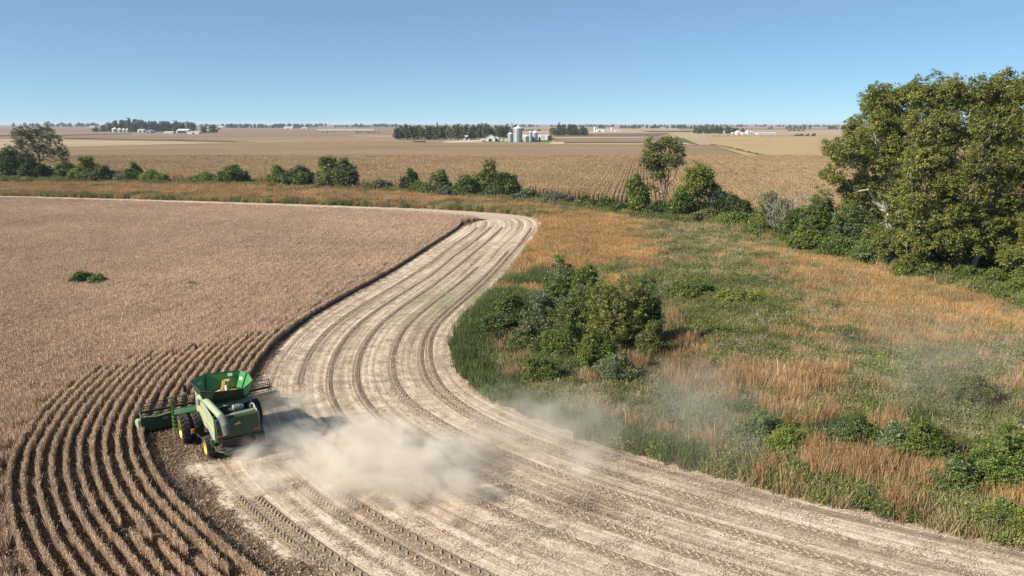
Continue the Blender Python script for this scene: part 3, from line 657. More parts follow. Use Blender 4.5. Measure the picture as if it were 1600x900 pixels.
M_spout = plain('dark_rubber_spout', (.10, .105, .10), .7, var=.35, scale=2, dirt=(.3, .28, .22), dirt_amt=.5)
M_red = plain('red_reflector', (.65, .05, .02), .4, var=.05)
M_org = plain('amber_lamp', (.8, .25, .03), .4, var=.05)
M_grain = plain('soybean_grain', (.48, .31, .11), .9, var=.25, scale=8, bmp=.6)
M_glass = plain('cab_glass', (.03, .04, .045), .08, var=.05, spec=.8)
M_intake = plain('screen_mesh', (.09, .09, .09), .7, var=.4, scale=12)
cmb = empty('combine_harvester', (*CF, 0), TH, 'green combine harvester with open grain tank cutting soybeans in a cloud of dust', 'combine harvester')
def yz(poly, x0, x1, name, mat_, par=cmb, bev=.0): return MB().prism(poly, x0, x1, 'x').build(name, mat_, par, bevel=bev)

def wheel(x, y, rad, wid, side):
    e = empty('wheel', (0, 0, 0)); e.parent = cmb
    t = MB(); pr = [(rad * .60, -wid * .42), (rad * .72, -wid * .5), (rad * .93, -wid * .48), (rad * .955, -wid * .3), (rad * .965, 0), (rad * .955, wid * .3), (rad * .93, wid * .48), (rad * .72, wid * .5), (rad * .60, wid * .42)]
    t.lathe(pr, (x, y, rad), 'x', 40)
    n = 20
    for k in range(n):
        for sd_ in (-1, 1):
            a0 = 2 * math.pi * (k + (.5 if sd_ > 0 else 0)) / n; da = .17; V = []
            for rr in (rad * .93, rad * 1.0):
                for (u, aa) in ((.02, a0), (.49, a0 - da), (.49, a0 - da + .085), (.02, a0 + .085)):
                    V.append((x + sd_ * u * wid, y + rr * math.sin(aa), rad + rr * math.cos(aa)))
            t.add(V, [(0, 1, 2, 3), (4, 5, 6, 7), (0, 1, 5, 4), (1, 2, 6, 5), (2, 3, 7, 6), (3, 0, 4, 7)])
    t.build('tyre', M_rub, e)
    m_ = MB(); o_ = side * wid
    m_.lathe([(rad * .62, o_ * .42), (rad * .60, o_ * .44), (rad * .56, o_ * .36), (rad * .50, o_ * .16), (rad * .28, o_ * .12), (rad * .24, o_ * .26), (rad * .12, o_ * .30), (.001, o_ * .30)], (x, y, rad), 'x', 32)
    m_.lathe([(rad * .62, -o_ * .42), (rad * .5, -o_ * .2), (.001, -o_ * .2)], (x, y, rad), 'x', 32)
    for k in range(8):
        a = k * math.pi / 4; m_.lathe([(.03, o_ * .12), (.03, o_ * .2), (.001, o_ * .2)], (x, y + rad * .36 * math.cos(a), rad + rad * .36 * math.sin(a)), 'x', 8)
    m_.build('rim', M_yel, e); return e
for s_ in (-1, 1):
    wheel(s_ * 1.62, -.25, 1.02, .56, s_); wheel(s_ * 2.48, -.25, 1.02, .56, s_); wheel(s_ * 1.66, -3.8, .77, .5, s_)
# chassis and axles
ch = MB(); ch.tube([(-2.7, -.25, 1.02), (2.7, -.25, 1.02)], .14, 10); ch.box(-1.2, 1.2, -.55, .05, .85, 1.5); ch.tube([(-1.75, -3.85, .8), (1.75, -3.85, .8)], .11, 8)
ch.box(-.95, -.75, -4.6, .8, 1.15, 1.45); ch.box(.75, .95, -4.6, .8, 1.15, 1.45); ch.box(-.5, .5, -4.05, -3.65, .62, 1.2); ch.box(-1.05, 1.05, -4.1, .5, 1.3, 1.95)
ch.build('chassis', M_grnd, cmb)
# side panels: sloping lower edge, windowed front
def side(sx):
    x0, x1 = (-1.47, -1.38) if sx < 0 else (1.38, 1.47)
    b = yz([(.05, 1.95), (.05, 3.55), (-.25, 3.62), (-1.0, 3.5), (-5.0, 3.02), (-5.12, 2.5), (-5.0, 1.55), (-4.3, 1.42), (-3.2, 1.75), (-2.2, 1.62), (-1.55, 1.9), (-.8, 2.2)], x0, x1, 'side_panel', M_grn2, bev=.02)
    st = MB().prism([(.02, 2.62), (.02, 2.70), (-4.98, 2.26), (-4.98, 2.17)], (x0 - .012) if sx < 0 else x1 - .003, (x0 + .003) if sx < 0 else x1 + .012, 'x').build('yellow_stripe', M_yel, b)
    for yy in (-1.6, -3.3): MB().box(*( (x0 - .006, x0 + .004) if sx < 0 else (x1 - .004, x1 + .006)), yy - .012, yy + .012, 1.75, 3.2).build('panel_seam', M_grnd, b)
    op = MB(); op.box(*((x0 - .008, x0 + .004) if sx < 0 else (x1 - .004, x1 + .008)), -.75, -.35, 2.85, 3.40); op.build('screen_opening', M_blk, b)
side(-1); side(1)
# rear body with panel, lamps and the small leaping emblem
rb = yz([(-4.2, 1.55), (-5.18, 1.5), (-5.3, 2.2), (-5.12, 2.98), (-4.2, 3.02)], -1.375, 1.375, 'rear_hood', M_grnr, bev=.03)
MB().box(-1.32, 1.32, -5.34, -5.24, 1.52, 1.62).build('bumper_lip', M_grnd, rb)
for x_ in (-1.14, 1.14):
    MB().box(x_ - .17, x_ + .17, -5.315, -5.24, 1.86, 1.98).build('tail_light', M_red, cmb)
em = [(-.20, .02), (-.12, .09), (-.02, .08), (.06, .15), (.05, .22), (.10, .17), (.17, .17), (.14, .12), (.09, .07), (.17, .02), (.20, -.05), (.12, -.01), (.02, 0), (-.08, .0), (-.16, -.07), (-.18, -.03)]
MB().prism([(x, 2.50 + z) for x, z in em], -5.262, -5.235, 'y').build('emblem', M_yel, rb)
dk = MB()
for x_ in (-.95, -.75): dk.box(x_ - .015, x_ + .015, -5.27, -5.2, 1.7, 2.9)
dk.box(-1.3, -.9, -5.29, -5.2, 2.4, 2.72); dk.build('vent_panel', M_grnd, rb)
# engine bay, deck and machinery on top
MB().box(-1.375, 1.375, -4.22, -3.0, 2.45, 2.56).build('engine_deck', M_blk, cmb)
yz([(-2.6, 3.3), (-3.35, 3.22), (-3.35, 3.14), (-2.6, 3.2)], -1.1, 1.36, 'top_deck', M_grn2)
en = MB(); en.box(-.75, .5, -4.1, -3.35, 2.56, 2.9); en.box(-.55, .2, -4.0, -3.4, 2.9, 3.05); en.tube([(-.9, -3.6, 2.7), (-.9, -3.6, 3.1), (-.3, -3.9, 3.12)], .05); en.tube([(.2, -3.5, 2.9), (.9, -3.5, 3.0), (1.1, -4.0, 2.8)], .045)
for x_ in (-1.2, -.8, -.4, 0): en.tube([(x_, -3.35, 2.56), (x_, -3.35, 3.2)], .03)
en.build('engine', M_blk, cmb)
cl = MB(); cl.lathe([(.001, -.38), (.20, -.38), (.24, -.34), (.24, .1), (.20, .12), (.20, .3), (.12, .36), (.001, .36)], (.45, -3.85, 3.12), 'x', 20); cl.tube([(.2, -3.85, 2.8), (.2, -3.85, 3.0)], .09); cl.build('air_cleaner', M_gry, cmb)
MB().lathe([(.001, 0), (.42, 0), (.44, .05), (.44, .14), (.001, .14)], (1.15, -3.7, 2.9), 'x', 24).build('radiator_screen', M_intake, cmb)
rl = MB(); rl.tube([(-.85, -5.0, 3.03), (-.7, -5.0, 3.15), (.9, -4.95, 3.16), (1.2, -4.9, 3.18), (1.33, -4.7, 3.2), (1.31, -4.5, 3.4), (1.15, -4.4, 3.42)], .05); rl.build('exhaust_pipe', M_lgry, cmb)
rl = MB()
for a_, b_ in (((-1.45, -3.1, 3.22), (.2, -3.0, 3.5)), ((-1.3, -2.95, 3.5), (1.35, -2.95, 3.5)), ((-.6, -3.3, 3.2), (-.2, -2.9, 3.55)), ((.3, -3.3, 3.2), (.7, -2.9, 3.55))): rl.tube([a_, b_], .028, 6)
rl.build('handrail', M_grnd, cmb)
# grain tank and its flared extension
gt = MB(); 
def loop(pts): return pts
OUT = [(-1.88, -1.0, 4.58), (-.75, -.22, 4.68), (1.45, -.75, 4.68), (1.85, -1.5, 4.66), (1.72, -3.2, 4.55), (.85, -3.95, 4.42), (-.9, -3.55, 4.42), (-1.70, -3.05, 4.50)]
INN = [(-1.45, -.95, 3.5), (-.9, -.7, 3.5), (1.1, -.7, 3.5), (1.45, -1.3, 3.5), (1.45, -2.6, 3.5), (1.1, -2.9, 3.45), (-1.0, -2.9, 3.45), (-1.45, -2.6, 3.5)]
n8 = 8
def flap(i, mat_):
    a, b = OUT[i], OUT[(i + 1) % 8]; c, d = INN[(i + 1) % 8], INN[i]; cen = mathutils.Vector((0, -1.9, 4.0))
    V = [mathutils.Vector(v) for v in (a, b, c, d)]; nn_ = (V[1] - V[0]).cross(V[3] - V[0]).normalized()
    if nn_.dot(V[0] - cen) < 0: nn_ = -nn_
    mb = MB(); mb.add([tuple(v) for v in V] + [tuple(v + nn_ * .03) for v in V], [(0, 1, 2, 3), (4, 7, 6, 5), (0, 4, 5, 1), (1, 5, 6, 2), (2, 6, 7, 3), (3, 7, 4, 0)])
    f_ = mb.build('tank_flap', mat_, cmb)
    MB().tube([tuple(V[0] + nn_ * .015), tuple(V[1] + nn_ * .015)], .028, 6).build('flap_edge', M_blk, f_)
    return f_, V, nn_
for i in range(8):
    f_, V, nn_ = flap(i, M_grnd if i in (5, 6, 7) else M_grnb)  # near and left flaps get a darker green, their shade painted into the colour
    if i in (0, 2):
        c = (V[0] + V[1]) / 2 * .62 + (V[2] + V[3]) / 2 * .38 if i == 0 else (V[0] + V[1]) / 2 * .55 + (V[2] + V[3]) / 2 * .45
    if i in (0, 2, 1):
        if i == 1: c = V[0] * .2 + V[1] * .6 + V[2] * .15 + V[3] * .05
        u = (V[1] - V[0]).normalized(); v = nn_.cross(u); q = MB(); s1, s2 = .16, .11
        q.add([tuple(c + u * a * s1 + v * b * s2 - nn_ * h_) for h_ in (.004, .02) for a, b in ((-1, -1), (1, -1), (1, 1), (-1, 1))], [(0, 1, 2, 3), (4, 5, 6, 7), (0, 1, 5, 4), (1, 2, 6, 5), (2, 3, 7, 6), (3, 0, 4, 7)]); q.build('inspection_window', M_lgry, f_)
for a_, b_ in ((OUT[0], INN[0]), (OUT[1], INN[1]), (OUT[2], INN[2]), (OUT[3], INN[3]), (OUT[4], INN[4])):
    cc = mathutils.Vector((0, -1.9, 0)); A_ = mathutils.Vector(a_); B_ = mathutils.Vector(b_); A2 = A_ + (mathutils.Vector((0, -1.9, A_.z)) - A_) * .04; B2 = B_ + (mathutils.Vector((0, -1.9, B_.z)) - B_) * .04
    MB().tube([tuple(A2), tuple(B2)], .04, 6).build('tank_rib', M_grnd, cmb)
tk = MB()
lo = [(x * .98, y, 2.5) for x, y, z in INN]; V = lo + INN
tk.add(V, [(i, (i + 1) % 8, 8 + (i + 1) % 8, 8 + i) for i in range(8)]); tk.build('grain_tank', M_grnd, cmb)
gp = MB(); R_ = []; ng_ = 24
for k, (rr, zz) in enumerate(((1.0, 3.46), (.72, 3.52), (.42, 3.68), (.16, 3.84), (.02, 3.88))):
    for q in range(ng_):
        a = 2 * math.pi * q / ng_; R_.append((math.cos(a) * 1.36 * rr, -1.8 + math.sin(a) * 1.02 * rr, zz + .04 * math.sin(3 * a + k)))
gp.add(R_, [(i * ng_ + q, i * ng_ + (q + 1) % ng_, (i + 1) * ng_ + (q + 1) % ng_, (i + 1) * ng_ + q) for i in range(4) for q in range(ng_)] + [tuple(4 * ng_ + q for q in range(ng_))])
gp.build('grain_heap', M_grnd if False else M_grain, cmb, smooth=True)
fa = MB(); fa.tube([(.15, -2.4, 3.5), (.25, -1.9, 4.1), (.3, -1.75, 4.35)], [.14, .16, .2], 10); fa.build('filling_auger', M_gry, cmb)
fo = MB(); rr2 = np.random.default_rng(5)
for k in range(14):
    a = k / 14 * 6.28; e_ = (.3 + math.cos(a) * .35, -1.75 + math.sin(a) * .3, 3.9); fo.tube([(.3, -1.75, 4.35), (.3 + math.cos(a) * .2, -1.75 + math.sin(a) * .18, 4.42 + .06 * math.sin(5 * a)), e_], [.05, .07, .05], 5)
fo.build('grain_stream', M_grain, cmb)
# unloading auger folded back along the left side, with its drooping spout
au = MB(); au.tube([(-1.42, -1.0, 2.9), (-1.42, -1.25, 3.35), (-1.38, -1.75, 3.62), (-1.36, -2.3, 3.66)], [.23, .26, .27, .25], 16); au.tube([(-1.36, -2.3, 3.66), (-1.30, -2.42, 3.66)], .30, 16)
au.tube([(-1.36, -2.3, 3.66), (-1.05, -5.75, 3.36)], .225, 18)
aug = au.build('unloading_auger', M_grn2, cmb)
for p_ in aug.data.polygons: p_.use_smooth = False
MB().tube([(-1.07, -5.6, 3.375), (-1.04, -5.95, 3.32), (-1.03, -6.35, 3.02), (-1.04, -6.6, 2.45)], [.235, .26, .27, .22], 16).build('auger_spout', M_spout, aug)
MB().box(-1.42, -.9, -4.9, -4.75, 2.9, 3.2).build('auger_cradle', M_grnd, cmb)
# cab
cb = yz([(.15, 1.9), (1.75, 1.9), (2.0, 2.6), (1.85, 3.55), (.15, 3.55)], -.95, .95, 'cab', M_glass, bev=.04)
yz([(.1, 3.55), (2.1, 3.55), (2.0, 3.78), (.1, 3.85)], -1.05, 1.05, 'roof', M_grn, cb, .04)
pl = MB()
for x_ in (-.97, .97):
    for y_ in (.15, 1.05): pl.box(x_ - .04, x_ + .04, y_ - .04, y_ + .04, 1.9, 3.55)
pl.box(-1.0, 1.0, .1, 1.8, 1.78, 1.9); pl.build('cab_frame', M_blk, cb)
for x_ in (-.7, -.4, .4, .7): MB().box(x_ - .09, x_ + .09, 2.06, 2.12, 3.58, 3.70).build('work_light', M_lgry, cb)
for sx in (-1, 1): MB().tube([(sx * 1.0, 1.9, 3.4), (sx * 1.75, 2.1, 3.3)], .025, 6).box(sx * 1.75 - .12, sx * 1.75 + .12, 2.07, 2.13, 2.85, 3.35).build('mirror', M_blk, cb)
# platform, ladder and rails at the left
pf = MB(); pf.box(-2.9, -1.0, .35, 1.35, 1.86, 1.93); pf.build('platform', M_grn, cmb)
la = MB()
for y_ in (.35, .85): la.box(-2.99, -2.93, y_ - .04, y_ + .04, .45, 2.9)
for z_ in np.arange(.5, 1.95, .29): la.box(-3.03, -2.86, .33, .87, z_, z_ + .05)
la.build('ladder', M_grn, cmb)
hr = MB()
for p_ in ([(-2.93, .35, 1.9), (-2.93, .35, 2.95), (-2.93, .6, 3.0), (-2.93, .85, 2.95)], [(-2.9, 1.35, 1.9), (-2.9, 1.35, 2.9), (-1.1, 1.35, 2.9)], [(-2.9, 1.35, 2.4), (-1.1, 1.35, 2.4)], [(-2.0, 1.35, 1.9), (-2.0, 1.35, 2.9)]): hr.tube(p_, .024, 6)
hr.build('handrail', M_grnd, cmb)
MB().box(-2.2, -2.02, -1.45, -1.37, 1.0, 1.28).build('side_marker', M_org, cmb)
MB().tube([(-1.9, -1.3, .9), (-1.75, -2.6, .85), (-1.7, -3.3, .9)], .025, 6).build('brace_rod', M_blk, cmb)
# feeder house
yz([(.6, 1.2), (.6, 2.0), (1.6, 1.9), (3.0, 1.15), (3.0, .45), (1.6, .9)], -.75, .75, 'feeder_house', M_grn)
# header: back sheet, top beam, auger, reel with tines, end shields
M_hdr = plain('header_green_paint', (.03, .085, .028), .5, var=.12, scale=1.5, dirt=(.15, .15, .1), dirt_amt=.4)
hd = empty('header', (0, 0, 0)); hd.parent = cmb
hb = MB(); hb.prism([(2.72, .28), (2.80, 1.15), (2.88, 1.15), (2.86, .32), (3.7, .12), (3.7, .06)], -4.75, 5.0, 'x'); hb.build('back_sheet', M_grnd, hd)
tb = MB(); tb.box(-4.75, 5.0, 2.72, 2.90, 1.15, 1.28); tb.box(-2.3, 2.3, 2.60, 2.85, 1.28, 1.42)
for x_ in np.arange(-4.2, 4.9, 1.3): tb.box(x_ - .04, x_ + .04, 2.64, 2.74, .35, 1.15)
tb.build('top_beam', M_hdr, hd)
hs_ = MB().tube([(-4.3, 2.72, 1.3), (-3.7, 2.66, 1.22), (-3.0, 2.66, 1.3), (-1.9, 2.66, 1.3)], .03, 6); hs_.build('hydraulic_hose', M_grn2, hd)
for x0, x1 in ((-3.45, -3.15), (3.3, 3.6)): MB().box(x0, x1, 2.70, 2.719, 1.17, 1.25).build('reflector', M_red, hd)
MB().box(-3.3, -2.95, 2.735, 2.752, .86, 1.05).build('warning_plate', M_gry, hd)
for x0, x1 in ((-4.98, -4.75), (5.0, 5.23)):
    yz([(2.68, .35), (2.70, 1.12), (2.95, 1.22), (3.7, .95), (4.7, .35), (5.1, .10), (3.4, .06)], x0, x1, 'end_shield', M_grn2, hd, .03)
ha = MB(); ha.lathe([(.16, -4.7), (.16, 4.95)], (0, 3.2, .5), 'x', 16)
for sgn, xa, xb in ((1, -4.7, -.8), (-1, 4.95, .8)):
    V = []; m_ = int(abs(xb - xa) / .04)
    for k in range(m_ + 1):
        x_ = xa + (xb - xa) * k / m_; q = k * .04 / .5 * 2 * math.pi
        V += [(x_, 3.2 + .16 * math.cos(q), .5 + .16 * math.sin(q)), (x_, 3.2 + .32 * math.cos(q), .5 + .32 * math.sin(q))]
    ha.add(V, [(2 * k, 2 * k + 1, 2 * k + 3, 2 * k + 2) for k in range(m_)])
ha.build('header_auger', M_blk, hd)
re = empty('reel', (0, 0, 0)); re.parent = hd
MB().lathe([(.001, -4.65), (.11, -4.65), (.11, 4.9), (.001, 4.9)], (0, 3.95, 1.25), 'x', 12).build('reel_tube', M_blk, re)
bt = MB()
for x_ in (-4.6, -2.3, .1, 2.5, 4.85):
    sp_ = MB()
    for k in range(6):
        a = k * math.pi / 3 + .3; sp_.tube([(x_, 3.95, 1.25), (x_, 3.95 + .62 * math.cos(a), 1.25 + .62 * math.sin(a))], .026, 5)
        b = a + math.pi / 3; sp_.tube([(x_, 3.95 + .62 * math.cos(a), 1.25 + .62 * math.sin(a)), (x_, 3.95 + .62 * math.cos(b), 1.25 + .62 * math.sin(b))], .018, 5)
    sp_.build('reel_spider', M_blk, re)
for k in range(6):
    a = k * math.pi / 3 + .3; cy, cz = 3.95 + .62 * math.cos(a), 1.25 + .62 * math.sin(a); bt.tube([(-4.65, cy, cz), (4.9, cy, cz)], .035, 6)
    for x_ in np.arange(-4.6, 4.9, .16): bt.box(x_ - .010, x_ + .010, cy - .05, cy - .03, cz - .26, cz)
bt.build('reel_bat', M_blk, re)
for x_ in (-4.7, .1, 4.93): MB().tube([(x_, 2.8, 1.3), (x_, 3.4, 1.42), (x_, 3.95, 1.25)], .045, 6).build('reel_arm', M_grn, re)
cbm = MB(); cbm.box(-4.75, 5.0, 3.68, 3.80, .05, .10)
for x_ in np.arange(-4.7, 5.0, .152): cbm.box(x_ - .012, x_ + .012, 3.8, 3.92, .055, .09)
cbm.build('cutter_bar', M_gry, hd)
# chopper and spreader throwing residue
sx_ = MB(); sx_.box(-1.1, 1.1, -5.1, -4.3, 1.0, 1.5); sx_.prism([(-4.9, 1.0), (-5.55, .85), (-5.55, .92), (-4.9, 1.1)], -.9, 1.0, 'x'); sx_.build('straw_chopper', M_blk, cmb)
MB().prism([(-5.4, .82), (-5.7, .74), (-5.7, .79), (-5.4, .89)], -1.1, .8, 'x').build('spreader_board', M_grnd, cmb)
MB().tube([(-1.45, -4.2, 1.55), (-1.5, -4.5, 1.1), (-1.3, -5.0, .75), (-.9, -5.5, .78)], .035, 6).box(-1.62, -1.42, -4.6, -4.3, 1.0, 1.5).build('rear_bracket', M_grn, cmb)

# ------------------------------------------------------------------ trees and bushes
G1 = [(0.172, 0.199, 0.04), (0.224, 0.236, 0.05), (0.119, 0.146, 0.032), (0.264, 0.248, 0.065)]       # cottonwood green
G2 = [(0.121, 0.168, 0.035), (0.162, 0.204, 0.04), (0.095, 0.132, 0.03)]                            # fresh dark green
G3 = [(0.176, 0.209, 0.035), (0.22, 0.231, 0.04), (0.132, 0.176, 0.03)]                               # yellow green
G4 = [(0.072, 0.102, 0.03), (0.091, 0.126, 0.035), (0.052, 0.078, 0.025)]                            # deep dark green
G5 = [(0.156, 0.161, 0.07), (0.204, 0.172, 0.09), (0.12, 0.127, 0.055)]                               # thin olive, turning
G6 = [(.16, .17, .13), (.12, .14, .10), (.20, .20, .16)]                                # grey green
G7 = [(.45, .36, .05), (.35, .30, .05), (.55, .42, .07)]                                # yellow
G8 = [(.11, .165, .055), (.15, .20, .07), (.20, .24, .12)]                                # silver backed green
tr = np.random.default_rng(11)
def tree(name, cat, base, H_, rx, lobes, ncl, per, leaf, cr, cols, label, group=None, bark=None, trunk_r=.3, trunk_h=.35, twigs=30, gap=0, stems=((0, 0),), lean=(0, 0), rz=0, inner=.2, low=-.55, z=0):
    o = empty(name, (base[0], base[1], z), rz, label, cat, group)
    Q, C, cen = crown(tr, lobes, ncl, per, leaf, cr, cols, gap, inner, low)
    wood(tr, lobes, cen, trunk_r, (lean[0], lean[1], H_ * trunk_h), bark or M_bark, 'trunk', o, twigs, stems)
    link('crown', quadmesh('crown', Q, C, M_leaf), o); return o
def bush(px, base, top, wpx, cols, label, cat='bush', name='bush', dens=1.0, depth=1.0, leaf=None, n_l=6, group=None, gap=0, ground=.1, per=26, bark=None, twigs=14, tall=0):
    """a shrub standing at the ground point under the given place"""
    x, y = g(px, base); m = mpp(px, base); Hh = max((base - top) * m * 1.08, .6); R = wpx * m / 2 * 1.12
    y += R * .3 * depth
    if leaf is None: leaf = float(np.clip(m * 2.2, .115, .42))
    lob = []
    for i in range(n_l):
        a = i * 2.4 + tr.uniform(0, 1); q = tr.uniform(.25, .6); s = tr.uniform(.42, .6); hh = Hh * tr.uniform(.5, .82) if i else Hh * .78
        lob.append((math.cos(a) * q * R, math.sin(a) * q * R * depth * .8, hh * .58 if not tall else Hh * tr.uniform(.3, .75), R * s, R * s * depth * .8, hh * .42 if not tall else Hh * .22))
    lob.append((tr.uniform(-.2, .2) * R, 0, Hh * .70, R * .45, R * .4 * depth, Hh * .30))
    if R > 1.3 and not gap:
        for k in range(10):
            L = lob[tr.integers(0, len(lob))]; d = tr.normal(0, 1, 3); d[2] = abs(d[2]) + .3; d /= np.linalg.norm(d); q = tr.uniform(.18, .34)
            lob.append((L[0] + d[0] * L[3], L[1] + d[1] * L[4], L[2] + d[2] * L[5] * 1.08, L[3] * q, L[4] * q, L[5] * q * 1.1))
    ncl = int(np.clip(dens * 40 * (R * Hh) / (leaf * leaf * 9), 50, 1000))
    return tree(name, cat, (x, y), Hh, R, lob, ncl, per, leaf, leaf * 1.9, cols, label, group, bark, max(.05, Hh * .022), .22, twigs, gap, low=-.9, inner=.25)

# ---- hedgerow, left to right
HB = [
 (16, 280, 232, 62, G4, 'dark green tree cropped by the left frame edge behind the field', 'tree', dict(n_l=8)),
 (50, 282, 252, 40, G4, 'dark bush left of and under the half bare tree', 'bush', {}),
 (92, 281, 255, 52, G2, 'green bush under the right side of the half bare tree', 'bush', {}),
 (133, 286, 250, 42, G3, 'yellow green bush right of the half bare tree', 'bush', {}),
 (160, 287, 262, 36, G5 + G4, 'brownish bush leaning against the yellow green bush at far left', 'bush', {}),
 (209, 287, 259, 26, G2, 'small round dark green bush on the far field edge at left', 'bush', {}),
 (239, 288, 267, 38, G3, 'low yellow green bush beside the small round dark bush', 'bush', {}),
 (185, 287, 274, 30, G6 + G5, 'low grey brown scrub between two bushes at far left', 'bush', {}),
 (316, 290, 273, 44, G2 + G3, 'low spreading bush left of the rounded green bush', 'bush', {}),
 (361, 291, 262, 50, G2, 'rounded bright green bush standing in the tan grass', 'bush', dict(n_l=7)),
 (430, 293, 261, 28, G3, 'slim yellow green bush left of the dark wide bush', 'bush', dict(n_l=4)),
 (466, 296, 264, 50, G4 + G2, 'wide dark bush left of the twin crowned tree', 'bush', dict(n_l=7)),
 (512, 298, 248, 46, G3 + G5, 'yellow green half of the twin crowned tree in the hedgerow', 'tree', dict(n_l=7)),
 (541, 299, 250, 32, G5 + G4, 'darker half of the twin crowned tree in the hedgerow', 'tree', dict(n_l=6)),
 (592, 302, 284, 52, G2 + G5, 'long low bush between twin crowned tree and round bush', 'bush', {}),
 (641, 303, 271, 30, G4, 'round dark bush on a short stem before the cornfield', 'bush', dict(n_l=5)),
 (655, 306, 287, 34, G3, 'low yellow green growth at the foot of the round dark bush', 'bush', {}),
 (683, 308, 271, 44, G5 + G2, 'olive bush with a ragged top left of the largest bush', 'bush', {}),
 (697, 311, 292, 26, G6, 'grey leafless looking bush in front of the olive bush', 'bush', {}),
 (727, 312, 277, 46, G2, 'left lobe bush of the largest hedgerow clump', 'bush', dict(n_l=7)),
 (762, 311, 255, 42, G2 + G1, 'tallest tree of the hedgerow clump beyond the strip bend', 'tree', dict(n_l=6)),
 (788, 313, 274, 46, G4 + G2, 'dark right hand bush of the hedgerow clump beyond the bend', 'bush', dict(n_l=7)),
 (770, 315, 300, 46, G6 + G4, 'low grey scrub at the foot of the hedgerow clump', 'bush', {}),
 (826, 320, 298, 52, G6 + G4, 'dull grey scrub right of the hedgerow clump', 'bush', {}),
 (868, 325, 304, 46, G5 + G6, 'olive brown scrub left of the small bright bush', 'bush', {}),
 (917, 331, 308, 26, G2 + G3, 'small bright green bush behind the golden grass', 'bush', {}),
 (950, 333, 312, 34, G2 + G4, 'dark low bush left of the column shaped bush', 'bush', {}),
 (997, 341, 281, 34, G2 + G3, 'column shaped bright green bush left of the lone tall tree', 'bush', dict(n_l=6, tall=1)),
 (974, 338, 318, 34, G4 + G2, 'low dark bush at the foot of the column shaped bush', 'bush', {}),
 (1025, 344, 316, 34, G4 + G2, 'dark bush directly in front of the lone tall tree trunk', 'bush', {}),
 (1058, 346, 300, 40, G2, 'green bush right of the lone tall tree trunk', 'bush', {}),
 (1084, 345, 258, 52, G1 + G3, 'bright green forked tree right of the lone tall tree', 'tree', dict(n_l=8, tall=1, twigs=40)),
 (1122, 346, 294, 44, G4, 'very dark bush right of the bright forked tree', 'bush', {}),
 (1150, 348, 308, 42, G4, 'black green low bush before the corn, beside the grey twigs', 'bush', {}),
 (1110, 353, 330, 54, G3 + G5, 'low olive bush in front of the very dark bush', 'bush', {}),
 (1155, 360, 334, 60, G2 + G3, 'low light green bush in front of the black green bush', 'bush', {}),
 (1208, 366, 302, 60, G2 + G1, 'rounded green bush under the bare grey twigs', 'bush', dict(n_l=8)),
 (1240, 378, 332, 56, G2 + G4, 'shaded bush right of the rounded green bush', 'bush', {}),
 (1190, 374, 350, 56, G3 + G2, 'low yellowish bush edging the meadow under the rounded bush', 'bush', {}),
 (1285, 388, 300, 70, G2, 'large dark leafed bush left of the leaning pale trunk', 'bush', dict(n_l=9)),
 (1330, 398, 318, 70, G2 + G8, 'fresh green bush under the overhanging branch of the grove', 'bush', dict(n_l=9)),
 (1262, 398, 362, 56, G2 + G3, 'low bright bush where meadow meets the grove edge', 'bush', {}),
 (1312, 408, 372, 60, G2, 'low green bush at the foot of the leaning pale trunk', 'bush', {}),
 (1368, 420, 372, 64, G2 + G8, 'low bush in front of the first grove tree', 'bush', {}),
 (1418, 426, 348, 74, G6 + G8, 'grey green understorey bush in the middle of the grove', 'bush', dict(n_l=8)),
 (1432, 440, 398, 60, G2 + G3, 'bright low bush left of the small yellow sapling', 'bush', {}),
 (1477, 440, 414, 18, G7, 'small yellow sapling at the foot of the grove', 'sapling', dict(n_l=3, name='sapling')),
 (1515, 452, 418, 56, G2, 'low bush hiding the foot of the central grove trunk', 'bush', {}),
 (1560, 462, 424, 60, G2 + G3, 'leafy low bush right of the central grove trunk', 'bush', {}),
 (1602, 478, 436, 60, G3 + G2, 'yellow tinged bush cut by the right frame edge', 'bush', {}),
 (1475, 418, 360, 90, G2 + G4, 'deep shaded understorey bush behind the yellow sapling', 'bush', dict(n_l=8)),
 (1545, 428, 368, 90, G4 + G2, 'deep shaded understorey bush behind the central grove trunk', 'bush', dict(n_l=8)),
 (1610, 438, 372, 90, G2 + G4, 'shaded understorey bush at the right frame edge behind the trunks', 'bush', dict(n_l=8)),
 (1395, 408, 352, 70, G2, 'shaded understorey bush beside the leaning pale trunk', 'bush', dict(n_l=8)),
 (1640, 470, 400, 90, G2, 'dark understorey bush just beyond the right frame edge', 'bush', {})]
for px, b_, t_, wd, cols, lb, ct, kw in HB:
    kw = dict(kw); nm = kw.pop('name', 'hedgerow_tree' if ct == 'tree' else 'bush'); bush(px, b_, t_, wd, cols, lb, ct, nm, **kw)
def twiggy(px, base, top, wpx, n, cols, label):
    x, y = g(px, base); m = mpp(px, base); Hh = (base - top) * m; R = wpx * m / 2; o = empty('bare_shrub', (x, y, 0), 0, label, 'shrub')
    mb = MB()
    for k in range(n):
        a = tr.uniform(0, 6.28); q = R * math.sqrt(tr.random()); e_ = (math.cos(a) * q, math.sin(a) * q * .7, Hh * tr.uniform(.55, 1)); p_ = limb(mb, tr, (e_[0] * .15, e_[1] * .15, 0), e_, .06, .02, .12, 5, 4)
        for j in range(5):
            s_ = p_[tr.integers(2, 5)]; limb(mb, tr, s_, s_ + np.array([tr.normal(0, .9), tr.normal(0, .9), tr.uniform(.3, 1.3)]), .025, .01, .1, 3, 3)
    mb.build('branches', plain('grey_twig', cols, .95, var=.2), o)
    Q, C, _ = crown(tr, [(0, 0, Hh * .6, R * .8, R * .6, Hh * .35)], 60, 8, .22, .6, G6 + G5); link('leaves', quadmesh('leaves', Q, C, M_leaf), o)
